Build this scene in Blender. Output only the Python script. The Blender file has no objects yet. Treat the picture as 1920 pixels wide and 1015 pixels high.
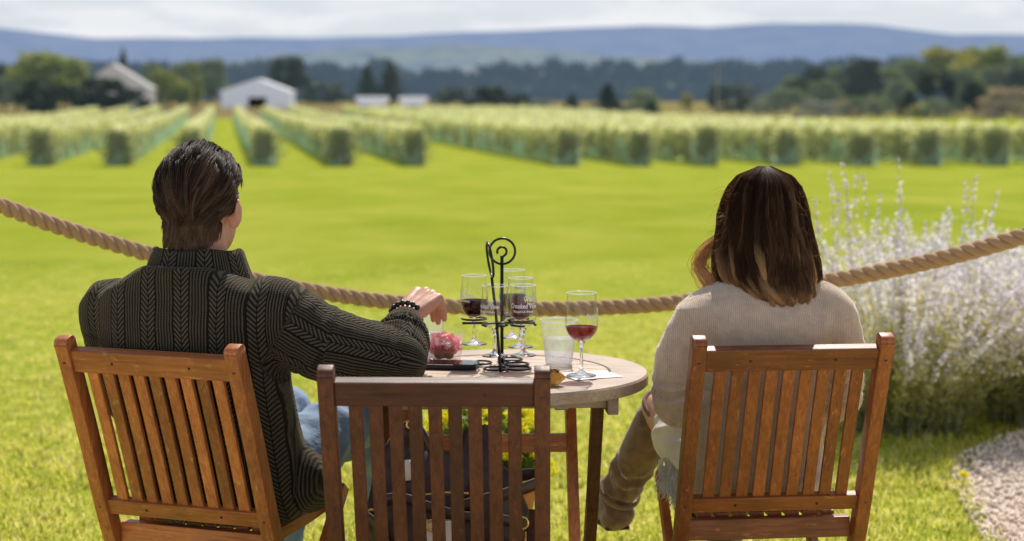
import bpy, bmesh, math, random
import numpy as np
from mathutils import Vector, Matrix, Euler

random.seed(7)
rng = np.random.default_rng(11)
R = math.radians
scene = bpy.context.scene
col = scene.collection

# ------------------------------------------------------------------ camera model (world metres, ground z = 0, looking +Y)
EYE = 1.38
FPX = 3200.0                       # focal length in pixels of a 1920 wide frame (60 mm lens)
PITCH = math.atan(317.5 / FPX)
CP, SP = math.cos(PITCH), math.sin(PITCH)


def at(px, py, Y):
    """world point seen at pixel (px, py) at depth Y"""
    a, b = (px - 960) / FPX, (507.5 - py) / FPX
    dy, dz = CP + b * SP, -SP + b * CP
    t = Y / dy
    return Vector((a * t, Y, EYE + dz * t))


def on_z(px, py, z):
    a, b = (px - 960) / FPX, (507.5 - py) / FPX
    dy, dz = CP + b * SP, -SP + b * CP
    t = (z - EYE) / dz
    return Vector((a * t, dy * t, z))


# ------------------------------------------------------------------ naming helpers
def tag(o, label=None, cat=None, group=None, kind=None):
    if label: o['label'] = label
    if cat: o['category'] = cat
    if group: o['group'] = group
    if kind: o['kind'] = kind
    return o


def empty(name, loc=(0, 0, 0), rz=0.0):
    o = bpy.data.objects.new(name, None)
    o.empty_display_size = .1
    o.location = loc
    o.rotation_euler = (0, 0, rz)
    col.objects.link(o)
    return o


def link(name, me, mat=None, parent=None, smooth=False):
    o = bpy.data.objects.new(name, me)
    col.objects.link(o)
    if mat is not None:
        for m in (mat if isinstance(mat, (list, tuple)) else [mat]):
            me.materials.append(m)
    if parent is not None:
        o.parent = parent
    if smooth:
        me.polygons.foreach_set('use_smooth', [True] * len(me.polygons))
    return o


def world_child(o, parent):
    """parent o (built in world coordinates) under an empty that carries a transform"""
    o.parent = parent
    o.matrix_parent_inverse = Matrix.LocRotScale(parent.location, parent.rotation_euler, None).inverted()
    return o


def copy_tree(o, parent=None):
    c = o.copy()
    col.objects.link(c)
    if parent is not None:
        c.parent = parent
    for ch in list(o.children):
        copy_tree(ch, c)
    return c


# ------------------------------------------------------------------ mesh helpers
def mesh_np(name, V, F, attrs=None):
    V = np.ascontiguousarray(V, dtype=np.float32)
    F = np.ascontiguousarray(F, dtype=np.int32)
    me = bpy.data.meshes.new(name)
    n, (m, k) = len(V), F.shape
    me.vertices.add(n)
    me.vertices.foreach_set('co', V.ravel())
    me.loops.add(m * k)
    me.loops.foreach_set('vertex_index', F.ravel())
    me.polygons.add(m)
    me.polygons.foreach_set('loop_start', np.arange(0, m * k, k, dtype=np.int32))
    me.update(calc_edges=True)
    me.validate()
    if attrs:
        for an, av in attrs.items():
            av = np.ascontiguousarray(av, dtype=np.float32)
            if av.ndim == 1:
                a = me.attributes.new(an, 'FLOAT', 'POINT'); a.data.foreach_set('value', av)
            else:
                a = me.attributes.new(an, 'FLOAT_VECTOR', 'POINT'); a.data.foreach_set('vector', av.ravel())
    return me


def bm_mesh(name, bm):
    me = bpy.data.meshes.new(name)
    bmesh.ops.recalc_face_normals(bm, faces=bm.faces[:])
    bm.to_mesh(me)
    bm.free()
    return me


def bevel(bm, off, seg=2, ang=0.5):
    es = [e for e in bm.edges if len(e.link_faces) == 2 and e.calc_face_angle(0) > ang]
    if es:
        bmesh.ops.bevel(bm, geom=es, offset=off, segments=seg, affect='EDGES', profile=.6, clamp_overlap=True)


def add_bar(bm, p0, p1, w, d, up=(0, 0, 1), ext=0.0):
    """box from p0 to p1; d measured along up, w across"""
    p0, p1 = Vector(p0), Vector(p1)
    t = (p1 - p0).normalized()
    p0 = p0 - t * ext; p1 = p1 + t * ext
    up = Vector(up); up = (up - t * up.dot(t)).normalized()
    s = t.cross(up)
    vs = []
    for p in (p0, p1):
        for a, b in ((-1, -1), (1, -1), (1, 1), (-1, 1)):
            vs.append(bm.verts.new(p + s * (a * w / 2) + up * (b * d / 2)))
    for f in ((0, 1, 2, 3), (7, 6, 5, 4), (0, 4, 5, 1), (1, 5, 6, 2), (2, 6, 7, 3), (3, 7, 4, 0)):
        bm.faces.new([vs[i] for i in f])


def bar_mesh(name, p0, p1, w, d, up=(0, 0, 1), bv=.003, seg=2):
    bm = bmesh.new()
    add_bar(bm, p0, p1, w, d, up)
    bmesh.ops.recalc_face_normals(bm, faces=bm.faces[:])
    bevel(bm, bv, seg)
    return bm_mesh(name, bm)


def sweep_mesh(name, path, w, d, side=(1, 0, 0), bv=.003, round_top=False):
    """rectangular section swept along a path; w across `side`, d in the plane of the path"""
    bm = bmesh.new()
    path = [Vector(p) for p in path]
    side = Vector(side)
    rings = []
    for i, p in enumerate(path):
        t = (path[min(i + 1, len(path) - 1)] - path[max(i - 1, 0)]).normalized()
        n = side.cross(t).normalized()
        rings.append([bm.verts.new(p + side * (a * w / 2) + n * (b * d / 2)) for a, b in ((-1, -1), (1, -1), (1, 1), (-1, 1))])
    for r0, r1 in zip(rings, rings[1:]):
        for i in range(4):
            bm.faces.new((r0[i], r0[(i + 1) % 4], r1[(i + 1) % 4], r1[i]))
    bm.faces.new(rings[0][::-1]); bm.faces.new(rings[-1])
    bmesh.ops.recalc_face_normals(bm, faces=bm.faces[:])
    if round_top:
        es = [e for e in bm.edges if all(v in rings[0] for v in e.verts) and abs((e.verts[0].co - e.verts[1].co).normalized().dot(side)) > .9]
        bmesh.ops.bevel(bm, geom=es, offset=d * .36, segments=5, affect='EDGES', profile=.5)
    bevel(bm, bv, 2, .6)
    return bm_mesh(name, bm)


def catmull(pts, n=8):
    pts = [Vector(p) for p in pts]
    P = [pts[0] * 2 - pts[1]] + pts + [pts[-1] * 2 - pts[-2]]
    out = []
    for i in range(1, len(P) - 2):
        a, b, c, d = P[i - 1], P[i], P[i + 1], P[i + 2]
        for k in range(n):
            t = k / n
            out.append(.5 * ((2 * b) + (c - a) * t + (2 * a - 5 * b + 4 * c - d) * t * t + (3 * b - a - 3 * c + d) * t ** 3))
    out.append(pts[-1])
    return out


def tube_arrays(path, radii, sides=10, closed=False, flat=1.0):
    """tube along a path -> (V, F) with end caps as fans folded into the grid"""
    path = [Vector(p) for p in path]
    n = len(path)
    if not hasattr(radii, '__len__'):
        radii = [radii] * n
    V, F = [], []
    ref = Vector((0, 0, 1))
    prev = None
    for i, p in enumerate(path):
        if closed:
            t = (path[(i + 1) % n] - path[i - 1]).normalized()
        else:
            t = (path[min(i + 1, n - 1)] - path[max(i - 1, 0)]).normalized()
        if prev is None:
            u = t.cross(ref)
            if u.length < .1: u = t.cross(Vector((1, 0, 0)))
            u.normalize()
        else:
            u = (prev - t * prev.dot(t)).normalized()
        prev = u
        v = t.cross(u)
        for k in range(sides):
            a = 2 * math.pi * k / sides
            V.append(p + u * (math.cos(a) * radii[i]) + v * (math.sin(a) * radii[i] * flat))
    m = n if closed else n - 1
    for i in range(m):
        for k in range(sides):
            a, b = i * sides, ((i + 1) % n) * sides
            F.append((a + k, a + (k + 1) % sides, b + (k + 1) % sides, b + k))
    if not closed:
        F.append(tuple(range(sides))[::-1])
        F.append(tuple((n - 1) * sides + k for k in range(sides)))
    return V, F


class Soup:
    """collects closed shapes for one mesh"""
    def __init__(s): s.V, s.F = [], []
    def add(s, V, F):
        o = len(s.V)
        s.V += [tuple(v) for v in V]
        s.F += [tuple(i + o for i in f) for f in F]
        return s
    def tube(s, path, r, sides=10, closed=False, flat=1.0):
        return s.add(*tube_arrays(path, r, sides, closed, flat))
    def limb(s, pts, radii, sides=16, n=6):
        """round ended tapered limb through joints"""
        pts = [Vector(p) for p in pts]
        path = catmull(pts, n) if len(pts) > 2 else [pts[0].lerp(pts[1], k / n) for k in range(n + 1)]
        xs = np.linspace(0, len(pts) - 1, len(path))
        rr = list(np.interp(xs, range(len(pts)), radii))
        t0 = (path[1] - path[0]).normalized(); t1 = (path[-1] - path[-2]).normalized()
        pre, post, rpre, rpost = [], [], [], []
        for a in (85, 65, 40, 18):
            pre.append(path[0] - t0 * (math.sin(R(a)) * rr[0])); rpre.append(rr[0] * math.cos(R(a)))
        for a in (18, 40, 65, 85):
            post.append(path[-1] + t1 * (math.sin(R(a)) * rr[-1])); rpost.append(rr[-1] * math.cos(R(a)))
        return s.tube(pre + path + post, rpre + rr + rpost, sides)
    def ellipsoid(s, c, r, rot=None, nu=20, nv=14):
        c = Vector(c)
        M = rot.to_3x3() if rot is not None else Matrix.Identity(3)
        V, F = [c + M @ Vector((0, 0, -r[2]))], []
        for j in range(1, nv):
            b = -math.pi / 2 + math.pi * j / nv
            for i in range(nu):
                a = 2 * math.pi * i / nu
                V.append(c + M @ Vector((r[0] * math.cos(b) * math.cos(a), r[1] * math.cos(b) * math.sin(a), r[2] * math.sin(b))))
        V.append(c + M @ Vector((0, 0, r[2])))
        for i in range(nu):
            F.append((0, 1 + (i + 1) % nu, 1 + i))
            for j in range(nv - 2):
                a, b = 1 + j * nu, 1 + (j + 1) * nu
                F.append((a + i, a + (i + 1) % nu, b + (i + 1) % nu, b + i))
            a = 1 + (nv - 2) * nu
            F.append((a + i, a + (i + 1) % nu, len(V) - 1))
        return s.add(V, F)
    def loft(s, rings, nu=40):
        """rings: (cx, cy, cz, rx, ry, exponent, yaw, tilt) superellipse sections"""
        V, F = [], []
        for (cx, cy, cz, rx, ry, ex, yaw, tilt) in rings:
            c, si = math.cos(yaw), math.sin(yaw)
            for i in range(nu):
                a = 2 * math.pi * i / nu
                ca, sa = math.cos(a), math.sin(a)
                x = rx * math.copysign(abs(ca) ** (2 / ex), ca)
                y = ry * math.copysign(abs(sa) ** (2 / ex), sa)
                V.append((cx + x * c - y * si, cy + x * si + y * c, cz + y * tilt))
        for j in range(len(rings) - 1):
            for i in range(nu):
                a, b = j * nu, (j + 1) * nu
                F.append((a + i, a + (i + 1) % nu, b + (i + 1) % nu, b + i))
        F.append(tuple(range(nu))[::-1])
        F.append(tuple((len(rings) - 1) * nu + i for i in range(nu)))
        return s.add(V, F)
    def mesh(s, name):
        me = bpy.data.meshes.new(name)
        me.from_pydata(s.V, [], s.F)
        me.update()
        return me


def fuse(name, soup, voxel, smooth=4, fac=.5):
    """union of the closed shapes as one continuous surface"""
    me = soup.mesh('tmp')
    o = bpy.data.objects.new('tmp', me)
    col.objects.link(o)
    m = o.modifiers.new('r', 'REMESH'); m.mode = 'VOXEL'; m.voxel_size = voxel; m.use_smooth_shade = True
    if smooth:
        q = o.modifiers.new('s', 'SMOOTH'); q.factor = fac; q.iterations = smooth
    bpy.context.view_layer.update()
    dg = bpy.context.evaluated_depsgraph_get()
    out = bpy.data.meshes.new_from_object(o.evaluated_get(dg))
    out.name = name
    bpy.data.objects.remove(o)
    bpy.data.meshes.remove(me)
    return out


def get_co(me):
    a = np.empty(len(me.vertices) * 3, dtype=np.float32); me.vertices.foreach_get('co', a); return a.reshape(-1, 3)


def get_no(me):
    a = np.empty(len(me.vertices) * 3, dtype=np.float32); me.vertices.foreach_get('normal', a); return a.reshape(-1, 3)


def set_co(me, V):
    me.vertices.foreach_set('co', np.ascontiguousarray(V, dtype=np.float32).ravel()); me.update()


def lathe(name, prof, n=40, closed=True):
    """revolve (r, z) profile"""
    V, F = [], []
    k = len(prof)
    for i in range(n):
        a = 2 * math.pi * i / n
        for r, z in prof:
            V.append((r * math.cos(a), r * math.sin(a), z))
    for i in range(n):
        for j in range(k - 1 if not closed else k):
            a, b = i * k, ((i + 1) % n) * k
            j2 = (j + 1) % k
            F.append((a + j, b + j, b + j2, a + j2))
    me = bpy.data.meshes.new(name)
    me.from_pydata(V, [], F)
    bm = bmesh.new(); bm.from_mesh(me)
    bmesh.ops.remove_doubles(bm, verts=bm.verts[:], dist=1e-6)
    bmesh.ops.dissolve_degenerate(bm, edges=bm.edges[:], dist=1e-6)
    bmesh.ops.recalc_face_normals(bm, faces=bm.faces[:])
    bm.to_mesh(me); bm.free()
    return me


def unit(a):
    return a / np.maximum(np.linalg.norm(a, axis=-1, keepdims=True), 1e-9)


def cards(C, L, W, up=None, spread=1.0):
    """rhombic leaf faces: centres C (n,3), half lengths L, half widths W; `up` biases the long axis"""
    n = len(C)
    u = rng.normal(size=(n, 3)) * spread
    if up is not None:
        u = u + up
    u = unit(u)
    v = unit(np.cross(u, rng.normal(size=(n, 3))))
    L = np.broadcast_to(L, (n,))[:, None]; W = np.broadcast_to(W, (n,))[:, None]
    V = np.stack([C - u * L, C - v * W, C + u * L, C + v * W], 1).reshape(-1, 3)
    F = np.arange(4 * n).reshape(-1, 4)
    return V, F


def strand_mesh(name, P, Wd, sides=3, rnd=None, tcol=None):
    """P (n,k,3) strand paths, Wd (n,k) radii -> thin tubes"""
    n, k, _ = P.shape
    T = np.empty_like(P)
    T[:, 1:-1] = P[:, 2:] - P[:, :-2]; T[:, 0] = P[:, 1] - P[:, 0]; T[:, -1] = P[:, -1] - P[:, -2]
    T = unit(T)
    ref = np.tile(np.array([.31, .83, .46]), (n, k, 1))
    U = unit(np.cross(T, ref)); W = np.cross(T, U)
    A = np.arange(sides) * 2 * np.pi / sides
    V = P[:, :, None, :] + Wd[:, :, None, None] * (np.cos(A)[None, None, :, None] * U[:, :, None, :] + np.sin(A)[None, None, :, None] * W[:, :, None, :])
    idx = np.arange(n * k * sides).reshape(n, k, sides)
    a = idx[:, :-1, :]; b = np.roll(idx, -1, axis=2)[:, :-1, :]; c = np.roll(idx, -1, axis=2)[:, 1:, :]; d = idx[:, 1:, :]
    F = np.stack([a, b, c, d], -1).reshape(-1, 4)
    if rnd is None: rnd = rng.random(n)
    if tcol is None: tcol = np.tile(np.linspace(0, 1, k), (n, 1))
    at_ = {'rnd': np.repeat(rnd, k * sides), 'along': np.repeat(tcol.reshape(-1), sides)}
    return mesh_np(name, V.reshape(-1, 3), F, at_)


# ------------------------------------------------------------------ material helpers
class NT:
    def __init__(s, mat):
        s.t = mat.node_tree; s.n = s.t.nodes; s.l = s.t.links
    def new(s, typ, **kw):
        nd = s.n.new(typ)
        for k, v in kw.items():
            if k in nd.inputs.keys() if isinstance(k, str) else False:
                s.put(nd.inputs[k], v)
            else:
                setattr(nd, k, v)
        return nd
    def put(s, sock, v):
        if hasattr(v, 'is_output') or isinstance(v, bpy.types.NodeSocket):
            s.l.new(v, sock)
        else:
            if hasattr(sock.default_value, '__len__') and not hasattr(v, '__len__'):
                v = [v] * len(sock.default_value)
            if hasattr(sock.default_value, '__len__') and len(sock.default_value) == 4 and len(v) == 3:
                v = (*v, 1)
            sock.default_value = v
    def math(s, op, a, b=0.0, c=None):
        nd = s.n.new('ShaderNodeMath'); nd.operation = op
        s.put(nd.inputs[0], a); s.put(nd.inputs[1], b)
        if c is not None: s.put(nd.inputs[2], c)
        return nd.outputs[0]
    def mix(s, f, a, b, mode='MIX'):
        nd = s.n.new('ShaderNodeMix'); nd.data_type = 'RGBA'; nd.blend_type = mode
        s.put(nd.inputs[0], f); s.put(nd.inputs[6], a); s.put(nd.inputs[7], b)
        return nd.outputs[2]
    def ramp(s, f, stops, interp='LINEAR'):
        nd = s.n.new('ShaderNodeValToRGB'); s.put(nd.inputs[0], f)
        cr = nd.color_ramp; cr.interpolation = interp
        while len(cr.elements) < len(stops): cr.elements.new(.5)
        for e, (p, c) in zip(cr.elements, stops):
            e.position = p
            e.color = (*c, 1) if hasattr(c, '__len__') else (c, c, c, 1)
        return nd.outputs[0]
    def noise(s, vec=None, scale=5, detail=3, rough=.5, dist=0.0):
        nd = s.n.new('ShaderNodeTexNoise')
        if vec is not None: s.l.new(vec, nd.inputs['Vector'])
        nd.inputs['Scale'].default_value = scale; nd.inputs['Detail'].default_value = detail
        nd.inputs['Roughness'].default_value = rough; nd.inputs['Distortion'].default_value = dist
        return nd.outputs[0]
    def mapping(s, vec, scale=(1, 1, 1), loc=(0, 0, 0)):
        nd = s.n.new('ShaderNodeMapping'); s.l.new(vec, nd.inputs[0])
        s.put(nd.inputs['Scale'], scale); s.put(nd.inputs['Location'], loc)
        return nd.outputs[0]
    def attr(s, name, out=2):
        nd = s.n.new('ShaderNodeAttribute'); nd.attribute_name = name
        return nd.outputs[out]
    def obj(s): return s.n.new('ShaderNodeTexCoord').outputs['Object']
    def pos(s): return s.n.new('ShaderNodeNewGeometry').outputs['Position']
    def bump(s, h, strength=.3, dist=.002):
        nd = s.n.new('ShaderNodeBump'); s.l.new(h, nd.inputs['Height'])
        nd.inputs['Strength'].default_value = strength; nd.inputs['Distance'].default_value = dist
        return nd.outputs[0]
    def sep(s, v):
        nd = s.n.new('ShaderNodeSeparateXYZ'); s.l.new(v, nd.inputs[0]); return nd.outputs
    def comb(s, x, y, z):
        nd = s.n.new('ShaderNodeCombineXYZ')
        for i, v in enumerate((x, y, z)): s.put(nd.inputs[i], v)
        return nd.outputs[0]


def material(name):
    m = bpy.data.materials.new(name); m.use_nodes = True
    t = NT(m)
    b = m.node_tree.nodes['Principled BSDF']
    return m, t, b


def simple(name, color, rough=.5, metal=0.0, var=.15, scale=30, bump=.0, sheen=0.0, spec=.5):
    m, t, b = material(name)
    n = t.noise(t.obj(), scale, 4)
    c0 = tuple(c * (1 - var) for c in color); c1 = tuple(min(1, c * (1 + var)) for c in color)
    t.put(b.inputs['Base Color'], t.ramp(n, [(.3, c0), (.7, c1)]))
    t.put(b.inputs['Roughness'], rough); t.put(b.inputs['Metallic'], metal)
    t.put(b.inputs['Specular IOR Level'], spec)
    if sheen: t.put(b.inputs['Sheen Weight'], sheen)
    if bump: t.put(b.inputs['Normal'], t.bump(n, bump, .003))
    return m


def wood(name, axis, dark, light, rough=.42, wear=.35):
    m, t, b = material(name)
    info = t.n.new('ShaderNodeObjectInfo')
    o = t.obj()
    off = t.n.new('ShaderNodeVectorMath'); off.operation = 'MULTIPLY_ADD'
    t.l.new(info.outputs['Random'], off.inputs[0]); off.inputs[1].default_value = (7, 3, 5); t.l.new(o, off.inputs[2])
    sc = {'x': (4, 70, 70), 'y': (70, 4, 70), 'z': (70, 70, 4)}[axis]
    v = t.mapping(off.outputs[0], sc)
    g = t.noise(v, 1.6, 6, .62, .6)
    fine = t.noise(t.mapping(off.outputs[0], tuple(c * 4 for c in sc)), 1.5, 3, .6)
    patch = t.noise(off.outputs[0], 9, 3)
    base = t.ramp(g, [(.25, dark), (.52, tuple(d * .45 + l * .55 for d, l in zip(dark, light))), (.78, light)])
    base = t.mix(t.math('MULTIPLY', fine, .45), base, tuple(c * .45 for c in dark), 'MIX')
    base = t.mix(.5, base, t.ramp(patch, [(.3, .35), (.7, 1.0)]), 'MULTIPLY')
    tone = t.ramp(info.outputs['Random'], [(0, .58), (1, 1.22)])
    base = t.mix(1, base, tone, 'MULTIPLY')
    geo = t.n.new('ShaderNodeNewGeometry')
    wn = t.noise(t.mapping(off.outputs[0], tuple(c * .55 + 12 for c in sc)), 1.7, 5, .7)
    wr = t.math('MULTIPLY', t.ramp(wn, [(.58, 0), (.70, 1)]), wear)
    base = t.mix(wr, base, tuple(min(1, c * 1.5 + .05) for c in light))
    dk = t.ramp(t.noise(off.outputs[0], 130, 2), [(.70, 0), (.76, .7)])
    base = t.mix(dk, base, (.03, .015, .008))
    t.put(b.inputs['Base Color'], base)
    t.put(b.inputs['Roughness'], t.ramp(g, [(.3, rough + .1), (.7, rough - .06)]))
    t.put(b.inputs['Normal'], t.bump(t.math('ADD', g, t.math('MULTIPLY', fine, .6)), .35, .0012))
    return m


def leafy(name, cols, trans=.35, haze=0.0, hazec=(.30, .40, .56), attr='tone', rough=.6, tcol=(.55, .6, .08)):
    """foliage: colour by per-clump tone, part of the light passes through; haze adds the air between"""
    m, t, b = material(name)
    tone = t.attr(attr)
    c = t.ramp(tone, [(i / (len(cols) - 1), cc) for i, cc in enumerate(cols)])
    t.put(b.inputs['Base Color'], c); t.put(b.inputs['Roughness'], rough); t.put(b.inputs['Specular IOR Level'], .25)
    tr = t.n.new('ShaderNodeBsdfTranslucent'); t.l.new(t.mix(.5, c, tcol, 'MIX') if trans > .3 and tcol else c, tr.inputs[0])
    mx = t.n.new('ShaderNodeMixShader'); mx.inputs[0].default_value = trans
    t.l.new(b.outputs[0], mx.inputs[1]); t.l.new(tr.outputs[0], mx.inputs[2])
    out = m.node_tree.nodes['Material Output']
    if haze > 0:
        em = t.n.new('ShaderNodeEmission'); em.inputs[0].default_value = (*hazec, 1); em.inputs[1].default_value = 1
        m2 = t.n.new('ShaderNodeMixShader'); m2.inputs[0].default_value = haze
        t.l.new(mx.outputs[0], m2.inputs[1]); t.l.new(em.outputs[0], m2.inputs[2])
        t.l.new(m2.outputs[0], out.inputs[0])
    else:
        t.l.new(mx.outputs[0], out.inputs[0])
    return m



# ================================================================== LIGHT, SKY, CAMERA
SUN_EL, SUN_AZ = R(49), R(9)          # sun ahead of the camera, a little to the right
world = bpy.data.worlds.new('World'); scene.world = world; world.use_nodes = True
wt = NT(world)
bgn = world.node_tree.nodes['Background']
sky = wt.n.new('ShaderNodeTexSky'); sky.sky_type = 'NISHITA'; sky.sun_disc = False
sky.sun_elevation = SUN_EL; sky.sun_rotation = SUN_AZ; sky.air_density = 1.0; sky.dust_density = 1.2; sky.ozone_density = 1.2
tc = wt.n.new('ShaderNodeTexCoord').outputs['Generated']
dirn = wt.n.new('ShaderNodeVectorMath'); dirn.operation = 'NORMALIZE'; wt.l.new(tc, dirn.inputs[0])
sx, sy, sz = wt.sep(dirn.outputs[0])
# cloud sheets: flattened noise projected on a high layer
inv = wt.math('DIVIDE', 1.0, wt.math('ADD', wt.math('MAXIMUM', sz, 0.0), .09))
cv = wt.comb(wt.math('MULTIPLY', sx, inv), wt.math('MULTIPLY', sy, inv), 0.0)
c1 = wt.noise(wt.mapping(cv, (1.2, 1.0, 1)), 1.15, 6, .58, .35)
c2 = wt.noise(wt.mapping(dirn.outputs[0], (6, 6, 30), (3.1, .7, 2.2)), 2.1, 6, .6, .5)
hi = wt.ramp(c1, [(.40, 0), (.62, 1)])
lo = wt.ramp(c2, [(.44, 0), (.58, 1)])
nearh = wt.ramp(sz, [(.0, 1), (.28, 0)])
cl = wt.mix(nearh, hi, lo)
clear = wt.mix(wt.math('MULTIPLY', nearh, .93), sky.outputs[0], (7.5, 8.3, 9.6))
cloudc = wt.mix(nearh, (6.6, 6.7, 7.0), (10.6, 10.7, 10.9))
skyc = wt.mix(wt.math('MULTIPLY', cl, .86), clear, cloudc)
wt.l.new(skyc, bgn.inputs[0]); bgn.inputs[1].default_value = .09

sun = bpy.data.lights.new('sun', 'SUN'); sun.energy = 5.0; sun.angle = R(.53); sun.color = (1, .93, .82)
so = bpy.data.objects.new('sun', sun); col.objects.link(so)
sdir = Vector((math.sin(SUN_AZ) * math.cos(SUN_EL), math.cos(SUN_AZ) * math.cos(SUN_EL), math.sin(SUN_EL)))
so.rotation_euler = sdir.to_track_quat('Z', 'Y').to_euler(); so.location = (5, 20, 25)

cam = bpy.data.cameras.new('camera'); co = bpy.data.objects.new('camera', cam); col.objects.link(co)
cam.sensor_width = 36; cam.lens = FPX / 1920 * 36; cam.clip_start = .05; cam.clip_end = 40000
co.location = (0, 0, EYE); co.rotation_euler = (math.pi / 2 - PITCH, 0, 0)
cam.dof.use_dof = True; cam.dof.focus_distance = 3.85; cam.dof.aperture_fstop = 2.9
scene.camera = co
scene.view_settings.view_transform = 'Standard'; scene.view_settings.look = 'None'
scene.view_settings.exposure = 0; scene.view_settings.gamma = 1
scene.cycles.use_denoising = True
scene.cycles.max_bounces = 10; scene.cycles.transparent_max_bounces = 24; scene.cycles.transmission_bounces = 8
scene.cycles.sample_clamp_indirect = 6


# ================================================================== GROUND
def tz(Y):
    """height of the terrain, a function of distance: level lawn, a shallow dip with the vineyard, a rise to the woods"""
    pts = [(-30, 0), (9, 0), (20, -.10), (40, -.62), (60, -1.25), (78, -1.68), (100, -1.75), (160, -1.7), (230, -1.15), (300, -.78), (420, .10), (700, 1.3), (1000, 3), (13000, 3)]
    return float(np.interp(Y, [p[0] for p in pts], [p[1] for p in pts]))


ys = list(np.arange(-8, 12, .5)) + list(np.arange(12, 110, 2.0)) + list(np.arange(110, 460, 10)) + [500, 600, 700, 850, 1000, 1500, 2500, 4500, 8000, 13000]
nx = 41
V, F = [], []
for j, Y in enumerate(ys):
    half = 14 + max(Y, 0) * 1.1
    for i in range(nx):
        V.append((half * (2 * i / (nx - 1) - 1), Y, tz(Y)))
F = [(j * nx + i, j * nx + i + 1, (j + 1) * nx + i + 1, (j + 1) * nx + i) for j in range(len(ys) - 1) for i in range(nx - 1)]
m, t, b = material('lawn_ground')
p = t.pos(); px_, py_, pz_ = t.sep(p)
n1 = t.noise(p, .55, 5, .6); n2 = t.noise(p, 7, 4, .65); n3 = t.noise(t.mapping(p, (.42, .15, .1)), 1.0, 6, .66); n4 = t.noise(p, 60, 3, .7)
lush = t.ramp(n1, [(.30, (.18, .265, .030)), (.52, (.265, .335, .038)), (.75, (.40, .41, .08))])
lush = t.mix(t.math('MULTIPLY', n2, .35), lush, (.25, .315, .026))
lush = t.mix(t.ramp(n3, [(.42, 0), (.70, .65)]), lush, (.47, .46, .10))
dryf = t.math('MULTIPLY', t.ramp(n2, [(.42, 0), (.66, 1)]), t.ramp(py_, [(6.0, .75), (11.0, .1)]) if False else t.math('SUBTRACT', 1.0, t.math('SMOOTH_MIN', t.math('DIVIDE', py_, 17.0), 1.0, .1)))
near = t.mix(t.math('MULTIPLY', dryf, 1.0), lush, (.92, .80, .24))
near = t.mix(t.math('MULTIPLY', n4, .4), near, (.36, .37, .03))
farf = t.math('MULTIPLY', t.math('GREATER_THAN', py_, 243.0), 1.0)
farc = t.mix(t.ramp(t.noise(t.mapping(p, (.008, .03, .1)), 1, 4), [(.35, 0), (.65, 1)]), (.20, .15, .10), (.25, .24, .07))
t.put(b.inputs['Base Color'], t.mix(farf, near, farc)); t.put(b.inputs['Roughness'], 1); t.put(b.inputs['Specular IOR Level'], 0)
t.put(b.inputs['Normal'], t.bump(t.math('ADD', n2, t.math('MULTIPLY', n4, .6)), .6, .05))
lawn = link('lawn', mesh_np('lawn', V, F), m, smooth=True); tag(lawn, kind='structure')

# near grass: blades, nobody could count them (one object); thins out where the sight lines leave the foreground
def grass_patch(n, y0, y1, hgt, wid):
    yy = y0 + (y1 - y0) * rng.random(n) ** 1.9
    xx = (rng.random(n) * 2 - 1) * (yy * .315 + .25)
    return xx, yy, hgt, wid
G = []
for (n, y0, y1, h, w) in ((36000, 4.9, 8.5, .034, .0028), (24000, 6, 15, .036, .004)):
    G.append(grass_patch(n, y0, y1, h, w))
xs_ = np.concatenate([g[0] for g in G]); ys_ = np.concatenate([g[1] for g in G])
hh = np.concatenate([np.full(len(g[0]), g[2]) for g in G]); ww = np.concatenate([np.full(len(g[0]), g[3]) for g in G])


def path_edge(y):
    """left edge of the gravel path at depth y"""
    return np.interp(y, [4.5, 5.4, 6.0, 6.5, 7.0, 7.3], [1.44, 1.55, 1.62, 1.76, 2.12, 2.6])


keep = ~((xs_ > path_edge(ys_) + .02 * rng.normal(size=len(xs_))) & (ys_ < 7.3))
xs_, ys_, hh, ww = xs_[keep], ys_[keep], hh[keep], ww[keep]
n = len(xs_)
clump = np.sin(xs_ * 9.1 + np.sin(ys_ * 6.3) * 2) * np.sin(ys_ * 7.7 + np.cos(xs_ * 5.1) * 2)
hh = hh * (.55 + .8 * rng.random(n)) * (1 + .35 * clump) * np.interp(ys_, [5, 8, 15], [.85, .7, .25])
az = rng.random(n) * 2 * np.pi
lean = hh * (.2 + .7 * rng.random(n))
dx, dy = np.cos(az), np.sin(az)
zz = np.interp(ys_, [-30, 9, 20], [0, 0, -.1])
base = np.stack([xs_, ys_, zz], 1)
tip = base + np.stack([dx * lean, dy * lean, hh], 1)
mid = base + np.stack([dx * lean * .35, dy * lean * .35, hh * .6], 1)
side = np.stack([-dy, dx, np.zeros(n)], 1) * ww[:, None]
V = np.stack([base - side, base + side, mid + side * .8, tip, mid - side * .8], 1).reshape(-1, 3)
F = np.arange(5 * n).reshape(-1, 5)
tone = np.clip(.50 + .30 * clump + .36 * rng.normal(size=n), 0, 1)
grass_m = leafy('grass_blade', [(.20, .30, .02), (.52, .60, .05), (.86, .80, .17), (.98, .88, .55)], .42, tcol=(.92, .88, .18))
g = link('grass', mesh_np('grass', V, F, {'tone': np.repeat(tone, 5)}), grass_m)
tag(g, 'short sunlit grass of the lawn around the table and chairs', 'grass', kind='stuff')

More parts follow.
